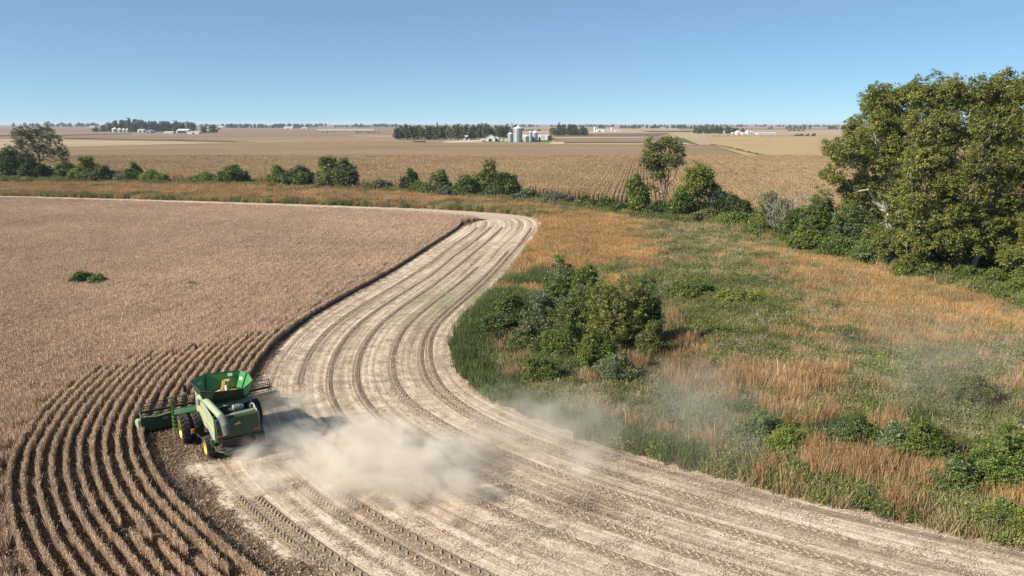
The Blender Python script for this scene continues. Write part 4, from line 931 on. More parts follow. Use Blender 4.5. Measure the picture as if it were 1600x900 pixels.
twiggy(1222, 372, 288, 92, 34, (.30, .27, .23), 'bare grey shrub of fine twigs left of the grove')
twiggy(1262, 372, 296, 60, 22, (.34, .28, .22), 'pinkish leafless shrub between grey twigs and the grove')
twiggy(1135, 346, 302, 40, 14, (.30, .27, .24), 'grey leafless shrub between the very dark bush and corn')

# ---- the half bare tree at far left and the lone tall tree
def hand_tree(px, base, top, cols, spec, label, cat='tree', name='tree', m_=None, ncl=300, per=24, leaf=.35, tr_r=.4, trunk_top=(0, 0, 5), gap=2.2, twigs=120, bark=None, stems=((0, 0),), yoff=0, inner=.2, rz=0, group=None, low=-.55, crr=None, sub=0):
    """spec: lobes as (px, py, half width px, half height px, depth offset m)"""
    x, y = g(px, base); y += yoff; m = (y * math.cos(PITCH) + H * math.sin(PITCH)) / F; lob = []
    for a in spec:
        q = a[2] * m; lob.append(((a[0] - px) * m, a[4], (base - a[1]) * m * 1.02, q, q * .9, a[3] * m * 1.02))
    Hh = (base - top) * m
    if sub:
        ex = []
        for L in lob:
            for k in range(sub):
                d = tr.normal(0, 1, 3); d[2] = abs(d[2]) * .9 if tr.random() < .7 else d[2]; d /= np.linalg.norm(d); q = tr.uniform(.2, .42)
                ex.append((L[0] + d[0] * L[3] * .9, L[1] + d[1] * L[4] * .9, L[2] + d[2] * L[5] * .9, L[3] * q, L[4] * q, L[5] * q * 1.6))
        lob2 = [(a[0], a[1], a[2], a[3] * .78, a[4] * .78, a[5] * .78) for a in lob] + ex
    else: lob2 = lob
    o = empty(name, (x, y, 0), rz, label, cat, group); Q, C, cen = crown(tr, lob2, ncl, per, leaf, crr or leaf * 2.2, cols, gap, inner, low)
    wood(tr, lob, cen, tr_r, trunk_top, bark or M_bark, 'trunk', o, twigs, stems)
    link('crown', quadmesh('crown', Q, C, M_leaf), o); return o
hand_tree(66, 279, 196, G5 + G4, [(48, 212, 18, 13, 0), (74, 208, 18, 12, 1), (88, 222, 17, 13, -1), (40, 232, 14, 12, 0), (62, 236, 14, 12, 2), (96, 240, 14, 14, 0), (104, 258, 9, 12, 0), (56, 222, 18, 14, -1)],
          'half bare spreading tree at far left rising above the horizon', ncl=520, per=24, leaf=.42, tr_r=.5, trunk_top=(0, 0, 7), twigs=200, gap=1.3)
hand_tree(30, 279, 240, G4 + G2, [(20, 252, 16, 14, 0), (36, 256, 14, 13, 1), (8, 256, 12, 14, 0)], 'dark leafy tree between the frame edge and the half bare tree', ncl=260, per=26, leaf=.42, trunk_top=(0, 0, 3), gap=0)
hand_tree(1040, 334, 216, G5 + G1, [(1020, 232, 17, 13, 0), (1042, 228, 17, 12, 1), (1012, 252, 15, 14, 0), (1036, 256, 19, 14, -1), (1054, 244, 15, 12, 1), (1026, 274, 14, 10, 0), (1020, 262, 16, 12, 1), (1058, 256, 9, 5, 0), (1014, 296, 12, 6, 0)],
          'lone tall tree with a leaning double trunk in front of the corn', ncl=620, per=24, leaf=.34, tr_r=.34, trunk_top=(-.8, 0, 4.5), twigs=110, gap=1.5, stems=((0, 0), (1.2, .4)), yoff=0)
# ---- the grove on the right
GR = [
 (1400, 424, 150, [(1345, 180, 34, 26, 0), (1330, 215, 32, 26, -2), (1375, 190, 36, 30, 1), (1300, 245, 34, 20, -1), (1340, 262, 36, 26, 0), (1385, 240, 38, 34, -3), (1290, 285, 22, 14, 0), (1372, 300, 34, 26, -1), (1330, 305, 24, 18, 1)], G1 + G3[:1],
  'leftmost grove tree with a pale leaning trunk and a low overhanging limb', dict(trunk_top=(-2.2, 0, 9), bark=M_barkpale)),
 (1430, 436, 145, [(1400, 170, 34, 24, 1), (1440, 172, 36, 26, 0), (1420, 215, 42, 34, -2), (1455, 230, 38, 34, 0), (1405, 265, 38, 34, -2), (1450, 290, 38, 32, -2), (1415, 325, 34, 28, -1), (1470, 335, 30, 28, -1), (1440, 372, 34, 24, -2)], G1,
  'second grove tree from the left with a full dark green crown', dict(trunk_top=(0, 0, 8))),
 (1520, 440, 140, [(1490, 172, 38, 26, 0), (1530, 168, 40, 28, 1), (1500, 215, 42, 34, -3), (1545, 225, 42, 36, -1), (1505, 270, 42, 36, -3), (1550, 285, 42, 34, -2), (1510, 325, 42, 32, -2), (1560, 340, 36, 30, -1), (1545, 375, 36, 26, -1), (1490, 378, 30, 22, 0)], G1 + G3[:1],
  'tallest central grove tree with a grey forked trunk', dict(trunk_top=(.5, 0, 8), bark=M_barkpale)),
 (1600, 456, 132, [(1575, 165, 38, 26, 1), (1610, 160, 42, 28, 0), (1590, 205, 42, 34, -2), (1620, 240, 42, 36, -1), (1590, 260, 40, 36, -3), (1615, 310, 42, 36, -2), (1590, 350, 34, 30, -2), (1625, 380, 34, 30, -2), (1590, 405, 30, 20, 0)], G1 + G3[1:2],
  'rightmost visible grove tree cut by the frame edge, yellow tinged', dict(trunk_top=(0, 0, 8))),
 (1480, 405, 150, [(1465, 180, 40, 30, 0), (1500, 200, 40, 40, 0), (1440, 240, 40, 44, 0), (1520, 270, 44, 44, 0), (1470, 320, 44, 40, 0), (1500, 368, 40, 26, 0), (1440, 370, 40, 26, 0)], G1 + G4[:1], 'darker grove tree standing behind the second and central trees', dict(trunk_top=(0, 0, 10), yoff=6)),
 (1385, 398, 170, [(1380, 215, 36, 36, 0), (1360, 265, 34, 34, 0), (1410, 280, 36, 36, 0), (1380, 330, 34, 30, 0)], G1 + G4[:1], 'shaded grove tree behind the leaning pale trunk', dict(trunk_top=(0, 0, 9), yoff=7)),
 (1575, 415, 145, [(1560, 190, 40, 36, 0), (1600, 230, 44, 44, 0), (1560, 290, 44, 44, 0), (1620, 330, 40, 40, 0), (1560, 370, 44, 30, 0), (1640, 380, 40, 26, 0)], G1 + G4[:1], 'shaded grove tree behind the rightmost tree', dict(trunk_top=(0, 0, 10), yoff=6))]
for px, b_, t_, spec, cols, lb, kw in GR:
    spec = spec + [(px - 26, b_ - 52, 26, 22, -1), (px + 24, b_ - 60, 28, 24, 0), (px + 2, b_ - 84, 30, 24, -2)]
    hand_tree(px, b_, t_, cols, spec, lb, name='grove_tree', ncl=3500, per=26, leaf=.22, crr=.42, tr_r=.42, gap=1.5, twigs=170, inner=.12, sub=14, group='big trees of the grove', **kw)

# ---- shrub thicket at the inside of the bend and bushes down the meadow
TB = [
 (882, 508, 408, 84, G8 + G2, 'silvery blue green willow shrub at the top of the thicket', dict(n_l=8)),
 (925, 520, 416, 52, G2 + G3, 'tall thin yellowish shrub behind the main thicket bush', dict(n_l=6, tall=1)),
 (905, 538, 455, 80, G2 + G5, 'tangled olive shrub in the middle of the thicket', dict(n_l=7)),
 (960, 556, 428, 108, G1 + G3[:1], 'largest rounded shrub of the thicket with yellow green leaf tips', dict(n_l=9)),
 (1004, 548, 438, 70, G4 + G2, 'dark dense shrub on the right flank of the thicket', dict(n_l=7)),
 (1018, 566, 508, 46, G3 + G5, 'small sparse yellowish shrub in front of the dark dense shrub', {}),
 (850, 528, 462, 66, G2 + G6, 'greyish low shrub left of the silvery willow shrub', {}),
 (802, 510, 462, 62, G2 + G4, 'low dark green shrub nearest the inner bend of the strip', {}),
 (880, 566, 498, 58, G3 + G2, 'yellow speckled weedy shrub below the tangled olive shrub', {}),
 (930, 582, 520, 60, G2 + G3, 'low green shrub below the largest rounded shrub', {}),
 (1085, 470, 444, 90, G2 + G3, 'low spreading bright shrub right of the thicket', {}),
 (1150, 478, 458, 90, G1 + G3, 'second low spreading shrub further right of the thicket', {}),
 (778, 536, 496, 60, G2 + G4, 'low rounded shrub by the strip edge left of the thicket', {}),
 (826, 560, 506, 66, G2 + G5, 'weedy low shrub between thicket and rusty grass at the bend', {}),
 (842, 604, 560, 60, G2 + G3, 'low leafy shrub below the thicket near the strip', {}),
 (962, 604, 556, 70, G6 + G2, 'greyish low shrub in front of the thicket', {}),
 (1336, 716, 650, 76, G2 + G8, 'green bush left of the long bush row beside the strip', dict(n_l=7)),
 (1402, 728, 668, 62, G8, 'pale leafed bush between two green bushes beside the strip', {}),
 (1452, 740, 660, 96, G2 + G1[:1], 'wide dark green bush in the middle of the strip side row', dict(n_l=8)),
 (1496, 780, 722, 70, G8 + G2, 'small bush in front of the wide dark green bush', {}),
 (1568, 776, 668, 84, G2, 'bright green tall bush near the right frame edge', dict(n_l=8)),
 (1572, 838, 784, 52, G2 + G5, 'small dark bush at the strip edge in the bottom right', {}),
 (1596, 852, 796, 34, G3, 'yellow green weed bush in the bottom right corner', {}),
 (1540, 826, 790, 30, G3, 'small yellow leafed bush between rusty grass and strip', {}),
 (1190, 700, 655, 74, G8 + G2, 'silver leafed bush beside the strip below the rusty grass', {}),
 (1230, 716, 672, 56, G2 + G3, 'dark bush right of the silver leafed bush beside the strip', {}),
 (1520, 640, 590, 80, G5 + G3, 'dusty olive bush veiled by the thin dust at right', {}),
 ]
for px, b_, t_, wd, cols, lb, kw in TB: bush(px, b_, t_, wd, cols, lb, 'shrub', 'shrub', **kw)
# green weeds standing in the soybeans
for px, b_, wd, t_, lb in ((124, 447, 26, 428, 'large green weed patch standing in the soybeans at left'), (146, 449, 28, 434, 'smaller green weed patch beside the large one in the soybeans'), (301, 452, 9, 443, 'single dark green weed in the middle of the soybeans'),
                           (283, 461, 16, 456, 'low brown weed near the single dark weed in the soybeans'), (160, 415, 12, 410, 'small dark weed behind the large green weed patch')):
    bush(px, b_, t_, wd, G2 if 'green' in lb else G5, lb, 'weed', 'weed_clump', depth=1.6, leaf=.22, n_l=4, dens=2.0, twigs=4)

# ------------------------------------------------------------------ farmsteads far across the fields
M_wht = plain('white_siding', (.66, .66, .65), .6, var=.04, scale=.3)
M_wroof = plain('white_metal_roof', (.60, .61, .62), .45, var=.06, scale=.2)
M_broof = plain('brown_metal_roof', (.34, .25, .20), .6, var=.12, scale=.2)
M_groof = plain('grey_metal_roof', (.42, .43, .44), .5, var=.12, scale=.2)
M_galv = plain('galvanised_steel', (.30, .32, .34), .45, metal=.3, var=.14, scale=.4)
M_gshed = plain('pale_green_siding', (.42, .50, .42), .6, var=.06, scale=.3)
M_door = plain('dark_doorway', (.04, .04, .045), .8, var=.2)
fr_ = np.random.default_rng(21)
def shed(px, base, wpx, hpx, depth, roofpx, label, cat='shed', name='shed', wall=None, roof=None, ridge='x', rot=0.0, doors=1, open_front=False, wins=0, gable_front=False, ypush=0.0, eave=.5):
    """a gabled building; its wall towards the fields starts at the ground point under px, base"""
    x, y = g(px, base); y += ypush; m = (y * math.cos(PITCH)) / F; Wd, Hh, Rh = wpx * m, hpx * m, roofpx * m
    o = empty(name, (x, y + depth / 2, zc(x, y)), rot, label, cat); wall = wall or M_wht; roof = roof or M_wroof; hw, hd_ = Wd / 2, depth / 2
    z0 = -1.0
    if gable_front:
        w_ = MB().prism([(-hw, z0), (hw, z0), (hw, Hh), (0, Hh + Rh), (-hw, Hh)], -hd_, hd_, 'y').build('wall', wall, o)
        for s_ in (-1, 1): MB().prism([(0, Hh + Rh + .25), (0, Hh + Rh + .03), (s_ * (hw + eave), Hh - Rh * eave / hw + .03), (s_ * (hw + eave), Hh - Rh * eave / hw + .25)], -hd_ - eave, hd_ + eave, 'y').build('roof', roof, o)
    else:
        w_ = MB().prism([(-hd_, z0), (hd_, z0), (hd_, Hh), (0, Hh + Rh), (-hd_, Hh)], -hw, hw, 'x').build('wall', wall, o)
        for s_ in (-1, 1): MB().prism([(0, Hh + Rh + .25), (0, Hh + Rh + .03), (s_ * (hd_ + eave), Hh - Rh * eave / hd_ + .03), (s_ * (hd_ + eave), Hh - Rh * eave / hd_ + .25)], -hw - eave, hw + eave, 'x').build('roof', roof, o)
    if open_front: MB().box(-hw * .85, hw * .85, -hd_ - .06, -hd_ + .2, 0, Hh * .82).build('open_front', M_door, o)
    else:
        for k in range(doors):
            c = (k - (doors - 1) / 2) * Wd / max(doors, 1) * .9; dw = min(Wd * .16, 2.4); MB().box(c - dw, c + dw, -hd_ - .08, -hd_ + .1, 0, Hh * .72).build('door', M_door if doors < 3 else M_groof, o)
        for k in range(wins):
            c = -hw * .75 + 1.5 * hw * k / max(wins - 1, 1); MB().box(c - .5, c + .5, -hd_ - .06, -hd_ + .1, Hh * .45, Hh * .75).build('window', M_glass, o)
    return o
def grain_bin(px, base, wpx, eavepx, conepx, label, group=None, name='grain_bin', mat_=None, roof=None, ypush=0.0, ladder=True):
    x, y = g(px, base); y += ypush; m = (y * math.cos(PITCH)) / F; R, Hh, Rh = wpx * m / 2, eavepx * m, conepx * m; y += R
    o = empty(name, (x, y, zc(x, y)), 0, label, 'grain bin', group); prof = [(R, -1.0)]; nr = max(4, int(Hh / 1.1))
    for k in range(nr):
        z = Hh * k / nr; d = Hh / nr; prof += [(R + .05, z + d * .1), (R + .05, z + d * .6), (R - .03, z + d * .75), (R - .03, z + d * .95)]
    MB().lathe(prof + [(R, Hh)], (0, 0, 0), 'z', 36).build('wall', mat_ or M_galv, o)
    MB().lathe([(R + .25, Hh - .1), (R + .25, Hh + .05), (R * .12, Hh + Rh), (R * .12, Hh + Rh + .5), (.01, Hh + Rh + .7)], (0, 0, 0), 'z', 24).build('roof', roof or M_wroof, o)
    if ladder:
        l_ = MB(); 
        for s_ in (-.25, .25): l_.box(s_ + R * .5 - .04, s_ + R * .5 + .04, -R * .88 - .2, -R * .88 - .1, 0, Hh)
        for z in np.arange(.5, Hh, .8): l_.box(R * .5 - .25, R * .5 + .25, -R * .88 - .2, -R * .88 - .12, z, z + .06)
        l_.build('ladder', M_gry, o)
    if R > 2.5:
        for k in range(10):
            a = k * math.pi / 5 + .2; MB().box(math.cos(a) * (R + .08) - .07, math.cos(a) * (R + .08) + .07, math.sin(a) * (R + .08) - .07, math.sin(a) * (R + .08) + .07, 0, Hh).build('stiffener', M_groof, o)
    return o
# centre farm
shed(766, 221.2, 15, 6.2, 22, 4.6, 'white gabled barn at the left of the centre farm', 'barn', 'barn', gable_front=True, doors=1)
shed(775, 221.0, 8, 5, 14, 3.2, 'white lean building attached right of the gabled barn', gable_front=True, ypush=9)
shed(754, 221.6, 4.4, 2.8, 7, 1, 'tiny white shed with a dark doorway left of the gabled barn', doors=1)
shed(782.5, 221.0, 5, 3.6, 8, 2.6, 'small white peaked hut right of the barns', gable_front=True, doors=0, wins=2)
shed(789.5, 221.0, 6, 3.4, 8, 2.6, 'second small white hut left of the grey grain bins', gable_front=True, doors=0, wins=2)
shed(838, 219.4, 40, 9.5, 30, 3.8, 'long white machine shed with a brown roof behind the bins', 'machine shed', 'machine_shed', roof=M_broof, doors=3, ypush=30)
grain_bin(797.5, 221.8, 8.6, 12.5, 2.2, 'medium grain bin just left of the largest bin')
grain_bin(809.3, 222.4, 14.6, 21.5, 3.4, 'largest and tallest silver grain bin at the centre farm')
grain_bin(822, 221.8, 8.6, 8.6, 2.4, 'low squat grain bin right of the largest bin')
grain_bin(829.5, 221.6, 6.0, 15.0, 2.0, 'narrow tall grain bin left of the round shouldered bin', ypush=5)
grain_bin(836, 222.0, 8.6, 14.2, 3.0, 'tall grain bin at the right end of the row of bins')
lg = empty('grain_elevator', (*g(799.5, 221.2), zc(*g(799.5, 221.2))), 0, 'slender grain elevator leg rising beside the largest bin', 'grain elevator')
mm = mpp(799.5, 221.2); t_ = MB(); hh = 27 * mm
for a_, b_ in ((-.6, -.6), (.6, -.6), (.6, .6), (-.6, .6)): t_.box(a_ - .1, a_ + .1, b_ - .1, b_ + .1, -.5, hh)
for z in np.arange(0, hh - 1.5, 1.5): t_.tube([(-.6, -.6, z), (.6, -.6, z + 1.5)], .06, 4).tube([(-.6, .6, z), (-.6, -.6, z + 1.5)], .06, 4)
t_.build('tower_frame', M_galv, lg); MB().box(-.9, .9, -.7, .7, hh, hh + 1.4).build('head', M_galv, lg)
MB().tube([(0, 0, hh), (5.5, 1, 18 * mm)], .18, 6).build('spout', M_galv, lg); MB().tube([(0, 0, hh * .86), (-4.5, 1, 10 * mm)], .16, 6).build('spout', M_galv, lg)
shed(729, 218.2, 10.5, 4.0, 9, 2.6, 'white farmhouse among the trees left of the barns', 'house', 'house', roof=M_groof, doors=1, wins=4)
shed(715.5, 217.2, 4, 2.5, 5, 2.0, 'small white garage in the shade of the farm trees', 'garage', 'garage', gable_front=True)
# left farm
for px, wd, h_, lb in ((177.5, 8.6, 5.0, 'largest silver bin at the left end of the left farm'), (186, 7.4, 4.3, 'second silver bin from the left at the left farm'), (193, 5.2, 4.2, 'third silver bin from the left at the left farm'), (198.3, 4.8, 4.0, 'rightmost small silver bin at the left farm')):
    grain_bin(px, 206.6, wd, h_, 2.4, lb)
shed(219.5, 207.4, 9.4, 4.0, 18, 1.6, 'pale green shed right of the four silver bins', wall=M_gshed, roof=M_gshed)
shed(237, 205.4, 26, 3.2, 24, 1.6, 'long low shed with a bright roof at the left farm', open_front=True)
shed(231, 207.8, 8.6, 3.0, 20, 2.0, 'grey gabled shed before the long low shed', gable_front=True, wall=M_galv, roof=M_groof)
shed(263, 208.6, 14, 2.0, 14, 1.0, 'low white building right of the grey gabled shed', doors=3)
shed(284.5, 208.2, 17, 4.4, 26, 2.2, 'open fronted shed with a white roof at the left farm', open_front=True)
shed(302, 209.2, 17.5, 2.4, 14, 1.0, 'low white house right of the open fronted shed', 'house', 'house', doors=1, wins=6)
shed(143, 198.6, 7, 1.2, 30, .8, 'far white shed left of the left farm trees')
# right farm
shed(1135.5, 209.0, 7, 2.4, 12, 2.0, 'white house half hidden by the right farm trees', 'house', 'house', wins=3)
shed(1144.5, 209.4, 2.2, 1.8, 6, 1, 'tiny white hut between house and barn at the right farm')
shed(1155, 209.8, 8, 3.0, 16, 2.6, 'white gabled barn at the right farm', 'barn', 'barn', gable_front=True)
shed(1162, 210, 4, 1.8, 10, 1.2, 'small white lean shed beside the right farm barn')
grain_bin(1168.5, 210, 6.6, 4.4, 2.0, 'white topped grain bin at the right farm', mat_=M_wht)
grain_bin(1173.5, 210.2, 3.4, 3.6, 1.4, 'dark grain bin right of the white topped bin', mat_=M_galv)
grain_bin(1178, 210.2, 3.0, 2.8, 1.2, 'smallest grain bin left of the long white barn', mat_=M_galv)
shed(1198.5, 210.0, 30, 1.9, 16, .8, 'very long low white poultry barn at the right farm', 'barn', 'barn', doors=3)
# distant farms near the horizon
grain_bin(929.5, 206.6, 3.0, 8.0, .8, 'white tower silo right of the dark tree clump', name='silo', mat_=M_wht, ladder=False)
grain_bin(955.5, 205.4, 2.0, 5.6, .6, 'second thin white silo further right behind', name='silo', mat_=M_wht, ladder=False)
shed(937, 206, 9, 2.6, 20, 1.4, 'white barn right of the white tower silo', 'barn', 'barn', doors=1)
shed(947, 205.6, 8, 1.6, 20, 1.2, 'low grey roofed barn between the two thin silos', 'barn', 'barn', roof=M_groof)
shed(965, 205.6, 8, 1.2, 20, .8, 'low white shed right of the second thin silo')
shed(450, 200.6, 14, 1.8, 30, 1.0, 'white farm building on the horizon between the two tree groups')
grain_bin(456, 200.4, 2.6, 3.6, 1.2, 'white bin by the farm building on the horizon', ladder=False)
shed(475, 200.8, 10, 1.3, 30, .6, 'low white shed right of the farm building on the horizon')
shed(540, 203.4, 90, 1.0, 20, .5, 'extremely long low white building on the plain left of the centre farm', 'barn', 'barn', doors=3)
for px, wd, lb in ((52, 7, 'white farmhouse on the horizon above the half bare tree'), (92, 5, 'small white shed left of centre on the far left horizon'), (108, 5, 'small white shed right of its twin on the far left horizon'), (395, 9, 'white shed on the horizon right of the single round tree'), (345, 6, 'small white shed just right of the single round tree')):
    shed(px, 197.6 if px < 300 else 199.0, wd, 1.2, 30, .9, lb)
wt = empty('water_tower', (*g(70, 197.2), zc(*g(70, 197.2))), 0, 'pale water tower standing on the far left horizon', 'water tower')
m = mpp(70, 197.2); MB().tube([(0, 0, -1), (0, 0, 5.2 * m)], m * .32, 8).build('column', M_lgry, wt); MB().lathe([(.1, 4.6 * m), (m * .9, 5.4 * m), (m * 1.0, 6.4 * m), (m * .6, 7.2 * m), (.1, 7.5 * m)], (0, 0, 0), 'z', 16).build('tank', M_lgry, wt)

# ---- trees of the farm windbreaks: four shapes, copied
FARC = [[(.10, .13, .04), (.13, .155, .045), (.08, .105, .035)], [(.06, .09, .035), (.07, .10, .038)], [(.17, .17, .045), (.13, .145, .04)], [(.09, .11, .045), (.14, .135, .06)]]
protoT = []
for k in range(4):
    lob = autolobes(tr, 0, 0, .06, 1.0, .42, .42, 6); lob.append((0, 0, .2, .34, .34, .2))
    Q, C, cen = crown(tr, lob, 130, 16, .075, .07, FARC[k], low=-.9)
    cm = quadmesh('crown', Q, C, M_leaf); mb = MB(); limb(mb, tr, (0, 0, -.04), (0, 0, .5), .03, .012, .04, 5, 6); tm = meshfrom('trunk', mb.V, mb.F); tm.materials.append(M_bark); protoT.append((cm, tm))
def far_tree(px, base, top, wpx, k, label, group, ypush=0.0, cat='tree', name='tree'):
    x, y = g(px, base); y += ypush; m = (y * math.cos(PITCH)) / F; h_ = (base - top) * m; o = empty(name, (x, y, zc(x, y) - .2), fr_.uniform(0, 6.28), label, cat, group); o.scale = (wpx * m / .95, wpx * m / .95, h_ * 1.02)
    link('crown', protoT[k][0], o); link('trunk', protoT[k][1], o); return o
def belt(x0, x1, base, tops, step, wpx, label, group, rows=2, ypush=25):
    xs = np.arange(x0, x1 + .1, step)
    for rw in range(rows):
        for i, px in enumerate(xs):
            t = np.interp(px, *zip(*tops)); far_tree(px + fr_.uniform(-.3, .3) * step + rw * step / 2, base + (0 if rw else fr_.uniform(-.2, .3)), t + fr_.uniform(-1.2, 1.6) + (0 if rw else 2.5), wpx * fr_.uniform(.85, 1.25), int(fr_.integers(0, 4)), label, group, ypush * rw)
belt(618, 736, 218.3, [(612, 198), (625, 195.5), (690, 195.5), (740, 195)], 10.5, 16, 'tree in the dense windbreak left of the farm barns', 'trees of the windbreak left of the centre farm', 2, 18)
belt(738, 798, 216.5, [(738, 195), (800, 197)], 10, 14, 'tree standing behind the white farm barns', 'trees behind the white barns of the centre farm', 2, 22)
far_tree(684, 217.6, 192.5, 6, 1, 'thin pointed dark conifer top in the windbreak', None, name='conifer')
far_tree(859.5, 220.6, 211, 12, 0, 'round bush at the right end of the long brown roofed shed', None, cat='bush', name='bush')
far_tree(843, 221.8, 214, 6, 1, 'small dark tree right of the last grain bin', None)
belt(864, 922, 211.8, [(858, 202), (872, 194.5), (890, 194.5), (905, 197), (925, 201)], 8.5, 13, 'dark tree in the clump right of the centre farm', 'trees of the dark clump right of the centre farm', 2, 40)
belt(152, 292, 206.3, [(146, 198), (165, 191), (174, 186.5), (200, 187.5), (240, 189.5), (270, 190.5), (292, 193)], 9.5, 14, 'tree in the long windbreak of the left farm', 'trees of the left farm windbreak', 2, 45)
far_tree(319, 208, 197, 14, 3, 'left tree of the pair right of the left farm', None); far_tree(334, 208, 194.5, 20, 0, 'rounder right tree of the pair right of the left farm', None)
belt(1094, 1160, 209, [(1088, 201), (1100, 196.5), (1115, 195), (1135, 197), (1160, 198.5)], 8.0, 12, 'dark tree in the clump beside the right farm', 'trees of the right farm clump', 2, 55)
belt(1235, 1260, 204.6, [(1230, 200), (1262, 199.5)], 7, 8, 'small far tree in the clump on the right plain', 'trees of the far clump on the right plain', 1, 30)
belt(770, 850, 213, [(760, 198.5), (850, 199.5)], 9, 12, 'distant tree seen over the brown roofed shed', 'distant trees behind the centre farm', 1, 200)
def scrub(name, x0, x1, base, hpx, n, label, gaps=0.0, jit=.4, cols=0):
    P, Z = [], []
    for k in range(n):
        px = fr_.uniform(x0, x1)
        if gaps and vnoise(np.array([px / 14.0]), np.array([base * 1.7]), 9)[0] < gaps: continue
        b_ = base + fr_.uniform(-jit, jit); x, y = g(px, b_); m = mpp(px, b_); P.append((x, y, zc(x, y) - .3)); Z.append(hpx * m * fr_.uniform(.55, 1.15))
    pr = [bpy.data.objects.new('far%d' % i, protoT[i][0]) for i in cols] if cols else [bpy.data.objects.new('far%d' % i, protoT[i][0]) for i in range(4)]
    return scatter(name, P, fr_.uniform(0, 6.28, len(P)), Z, pr, label, 'trees')
scrub('far_treeline', -30, 640, 197.2, 4.2, 420, 'blue grey treeline along the left horizon', .30, .5)
scrub('far_treeline', 20, 150, 197.6, 6.0, 60, 'taller blue grey treeline on the far left horizon', .2, .4)
scrub('far_treeline', 300, 480, 199.6, 6.0, 110, 'mid distance treeline right of the left farm', .35, .4)
scrub('far_treeline', 480, 640, 198.4, 3.2, 120, 'faint treeline left of the centre farm', .25, .4)
scrub('far_treeline', 800, 1700, 197.8, 3.6, 560, 'faint treeline along the right horizon', .33, .5)
scrub('far_treeline', 925, 1100, 200.4, 5.5, 110, 'treeline behind the white silos', .40, .4)
scrub('far_treeline', 1190, 1320, 201.4, 5.0, 60, 'scattered far trees on the right plain', .45, .4)
scrub('fence_row_scrub', 1015, 1090, 206.0, 2.0, 90, 'low dark fence row scrub right of the white silos', 0, .2)
scrub('fence_row_scrub', 1100, 1290, 213.2, 1.8, 110, 'thin fence row scrub below the right farm', .35, .3)
scrub('fence_row_scrub', 1240, 1275, 212.6, 4.0, 26, 'clump of scrub on the plain below the poultry barn', 0, .3)
scrub('fence_row_scrub', 500, 600, 207.6, 2.4, 50, 'scattered bushes on the plain left of the centre farm', .4, .5)
scrub('ditch_scrub', 1105, 1235, 0, 0, 0, '', 0) if False else None
P = []
for k in range(120):
    t = fr_.random(); px = 1112 + 125 * t; py = 227.5 + 30 * t ** 1.15; x, y = g(px, py); P.append((x, y, .6))
scatter('ditch_weeds', P, fr_.uniform(0, 6.28, len(P)), fr_.uniform(.8, 2.0, len(P)), T['olive'], 'weedy ditch line crossing the yellow field at right', 'weeds')
# small green understorey weeds below hedgerow
P = []; R_ = []
for (x0, b0), (x1, b1) in zip([(-40, 281), (200, 289), (420, 296), (640, 306), (830, 322), (1000, 345), (1130, 356), (1250, 388), (1400, 426), (1600, 487)], [(200, 289), (420, 296), (640, 306), (830, 322), (1000, 345), (1130, 356), (1250, 388), (1400, 426), (1600, 487), (1760, 530)]):
    for k in range(int((x1 - x0) * 2.6)):
        t = fr_.random(); px = x0 + (x1 - x0) * t; py = b0 + (b1 - b0) * t + fr_.uniform(-6, 1) * (1 if x0 < 1000 else 2.2); P.append((*g(px, py), 0))
scatter('hedgerow_undergrowth', P, fr_.uniform(0, 6.28, len(P)), fr_.uniform(1.0, 2.3, len(P)), T['leafy'] + T['olive'] + T['yellow'][:1], 'tangled green undergrowth along the foot of the hedgerow and grove', 'undergrowth')

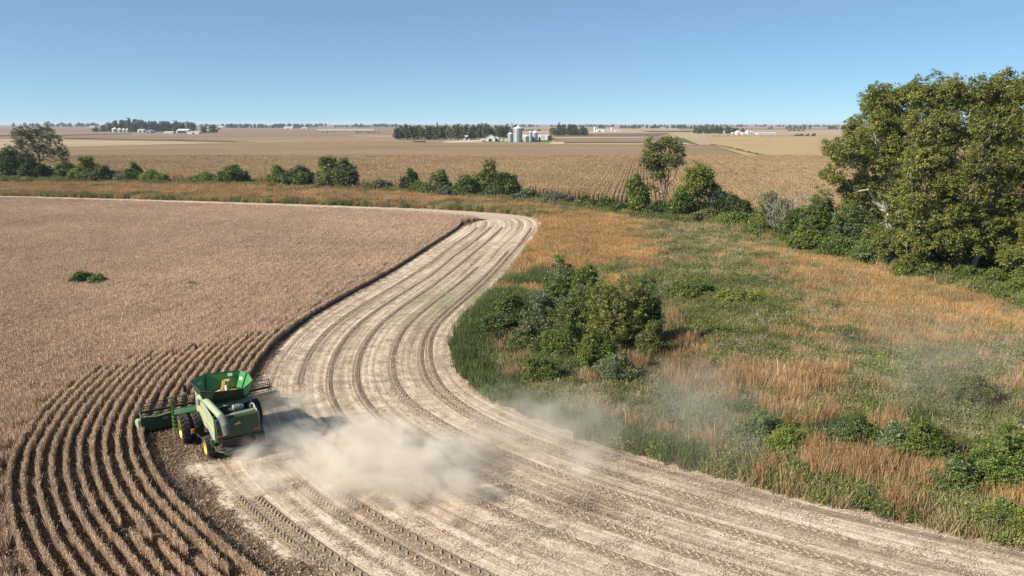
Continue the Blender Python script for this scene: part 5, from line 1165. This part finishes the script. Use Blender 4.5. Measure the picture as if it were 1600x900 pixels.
# ------------------------------------------------------------------ dust thrown up by the harvester
def dust_box(name, cx, cy, lx, ly, hz, rz, dens, scale, thr, label, gain=3.0, seedz=0.0, col=(.95, .885, .785), zpow=1.0, head=.5):
    mb = MB().box(-lx / 2, lx / 2, -ly / 2, ly / 2, .15, hz); m = bpy.data.materials.new(name); m.use_nodes = True; n = m.node_tree; n.nodes.clear()
    out = N(n, 'ShaderNodeOutputMaterial'); pv = N(n, 'ShaderNodeVolumePrincipled'); pv.inputs['Color'].default_value = (*col, 1); pv.inputs['Anisotropy'].default_value = .15
    tc = N(n, 'ShaderNodeTexCoord'); mp = N(n, 'ShaderNodeMapping'); mp.inputs['Scale'].default_value = (2 / lx, 2 / ly, 1 / hz); n.links.new(tc.outputs['Object'], mp.inputs[0])
    sx = N(n, 'ShaderNodeSeparateXYZ'); n.links.new(mp.outputs[0], sx.inputs[0])
    def mth(op, *a_):
        x = N(n, 'ShaderNodeMath', operation=op)
        for i, v in enumerate(a_):
            if isinstance(v, (int, float)): x.inputs[i].default_value = v
            else: n.links.new(v, x.inputs[i])
        return x.outputs[0]
    ex = mth('SUBTRACT', 1.0, mth('POWER', mth('ABSOLUTE', sx.outputs[0]), 2.0)); ey = mth('SUBTRACT', 1.0, mth('POWER', mth('ABSOLUTE', sx.outputs[1]), 2.0))
    # the plume leaves the machine low (x = -1) and rises and thins as it drifts
    ceil_ = mth('ADD', head, mth('MULTIPLY', mth('ADD', sx.outputs[0], 1.0), (1 - head) * .5)); zr = mth('DIVIDE', sx.outputs[2], ceil_); ez = mth('SUBTRACT', 1.0, mth('POWER', zr, 1.6))
    env = mth('MULTIPLY', mth('MULTIPLY', mth('MAXIMUM', ex, 0.0), mth('MAXIMUM', ey, 0.0)), mth('MAXIMUM', ez, 0.0))
    m3 = N(n, 'ShaderNodeMapping'); m3.inputs['Location'].default_value = (seedz, seedz * .7, seedz * .3); m3.inputs['Scale'].default_value = (.62, 1.15, .8); n.links.new(tc.outputs['Object'], m3.inputs[0])
    nz = N(n, 'ShaderNodeTexNoise', Scale=scale, Detail=5, Roughness=.66, Distortion=1.1); n.links.new(m3.outputs[0], nz.inputs['Vector'])
    d = mth('MULTIPLY', mth('MAXIMUM', mth('SUBTRACT', mth('ADD', mth('MULTIPLY', nz.outputs[0], 1.25), mth('MULTIPLY', env, .38)), thr + .1), 0.0), gain)
    d = mth('MULTIPLY', mth('MULTIPLY', mth('MULTIPLY', d, mth('MINIMUM', mth('MULTIPLY', env, 4.0), 1.0)), dens), 1.0)
    n.links.new(d, pv.inputs['Density']); n.links.new(pv.outputs[0], out.inputs['Volume'])
    o = mb.build(name, m); o.location = (cx, cy, 0); o.rotation_euler = (0, 0, rz); tag(o, label, 'dust', kind='stuff'); return o
dust_box('dust_cloud', -10.2, 44.2, 21.5, 13, 4.2, math.radians(-18), 1.55, .46, .65, 'thick pale dust cloud blown out behind the combine harvester', head=.35)
dust_box('drifting_dust', 1.5, 46.5, 15, 15, 5.0, math.radians(-20), .28, .34, .66, 'thinner dust drifting over the tyre tracks right of the thick cloud', seedz=7.3, head=.8)
dust_box('drifting_dust', 13.5, 50.0, 12, 20, 6.0, math.radians(-30), .085, .24, .64, 'thin dust veil crossing the grass edge of the strip', seedz=3.1, head=.8)
dust_box('drifting_dust', 36.5, 58, 22, 26, 8.0, math.radians(-10), .035, .17, .64, 'faint dust veil hanging over the meadow at right', seedz=12.7, head=.8)
dust_box('header_dust', -17.4, 52.8, 6.5, 5.5, 2.0, TH, .7, .5, .62, 'dark dust haze around the right end of the header', seedz=5.0, head=.9)

# ------------------------------------------------------------------ air
hz = MB().box(-22000, 22000, -600, 25000, -45, 36); m = bpy.data.materials.new('haze'); m.use_nodes = True; n = m.node_tree; n.nodes.clear()
out = N(n, 'ShaderNodeOutputMaterial'); pv = N(n, 'ShaderNodeVolumePrincipled'); pv.inputs['Color'].default_value = (.62, .78, 1.0, 1); pv.inputs['Density'].default_value = 6e-5; n.links.new(pv.outputs[0], out.inputs['Volume'])
hzo = hz.build('haze', m); tag(hzo, kind='stuff')
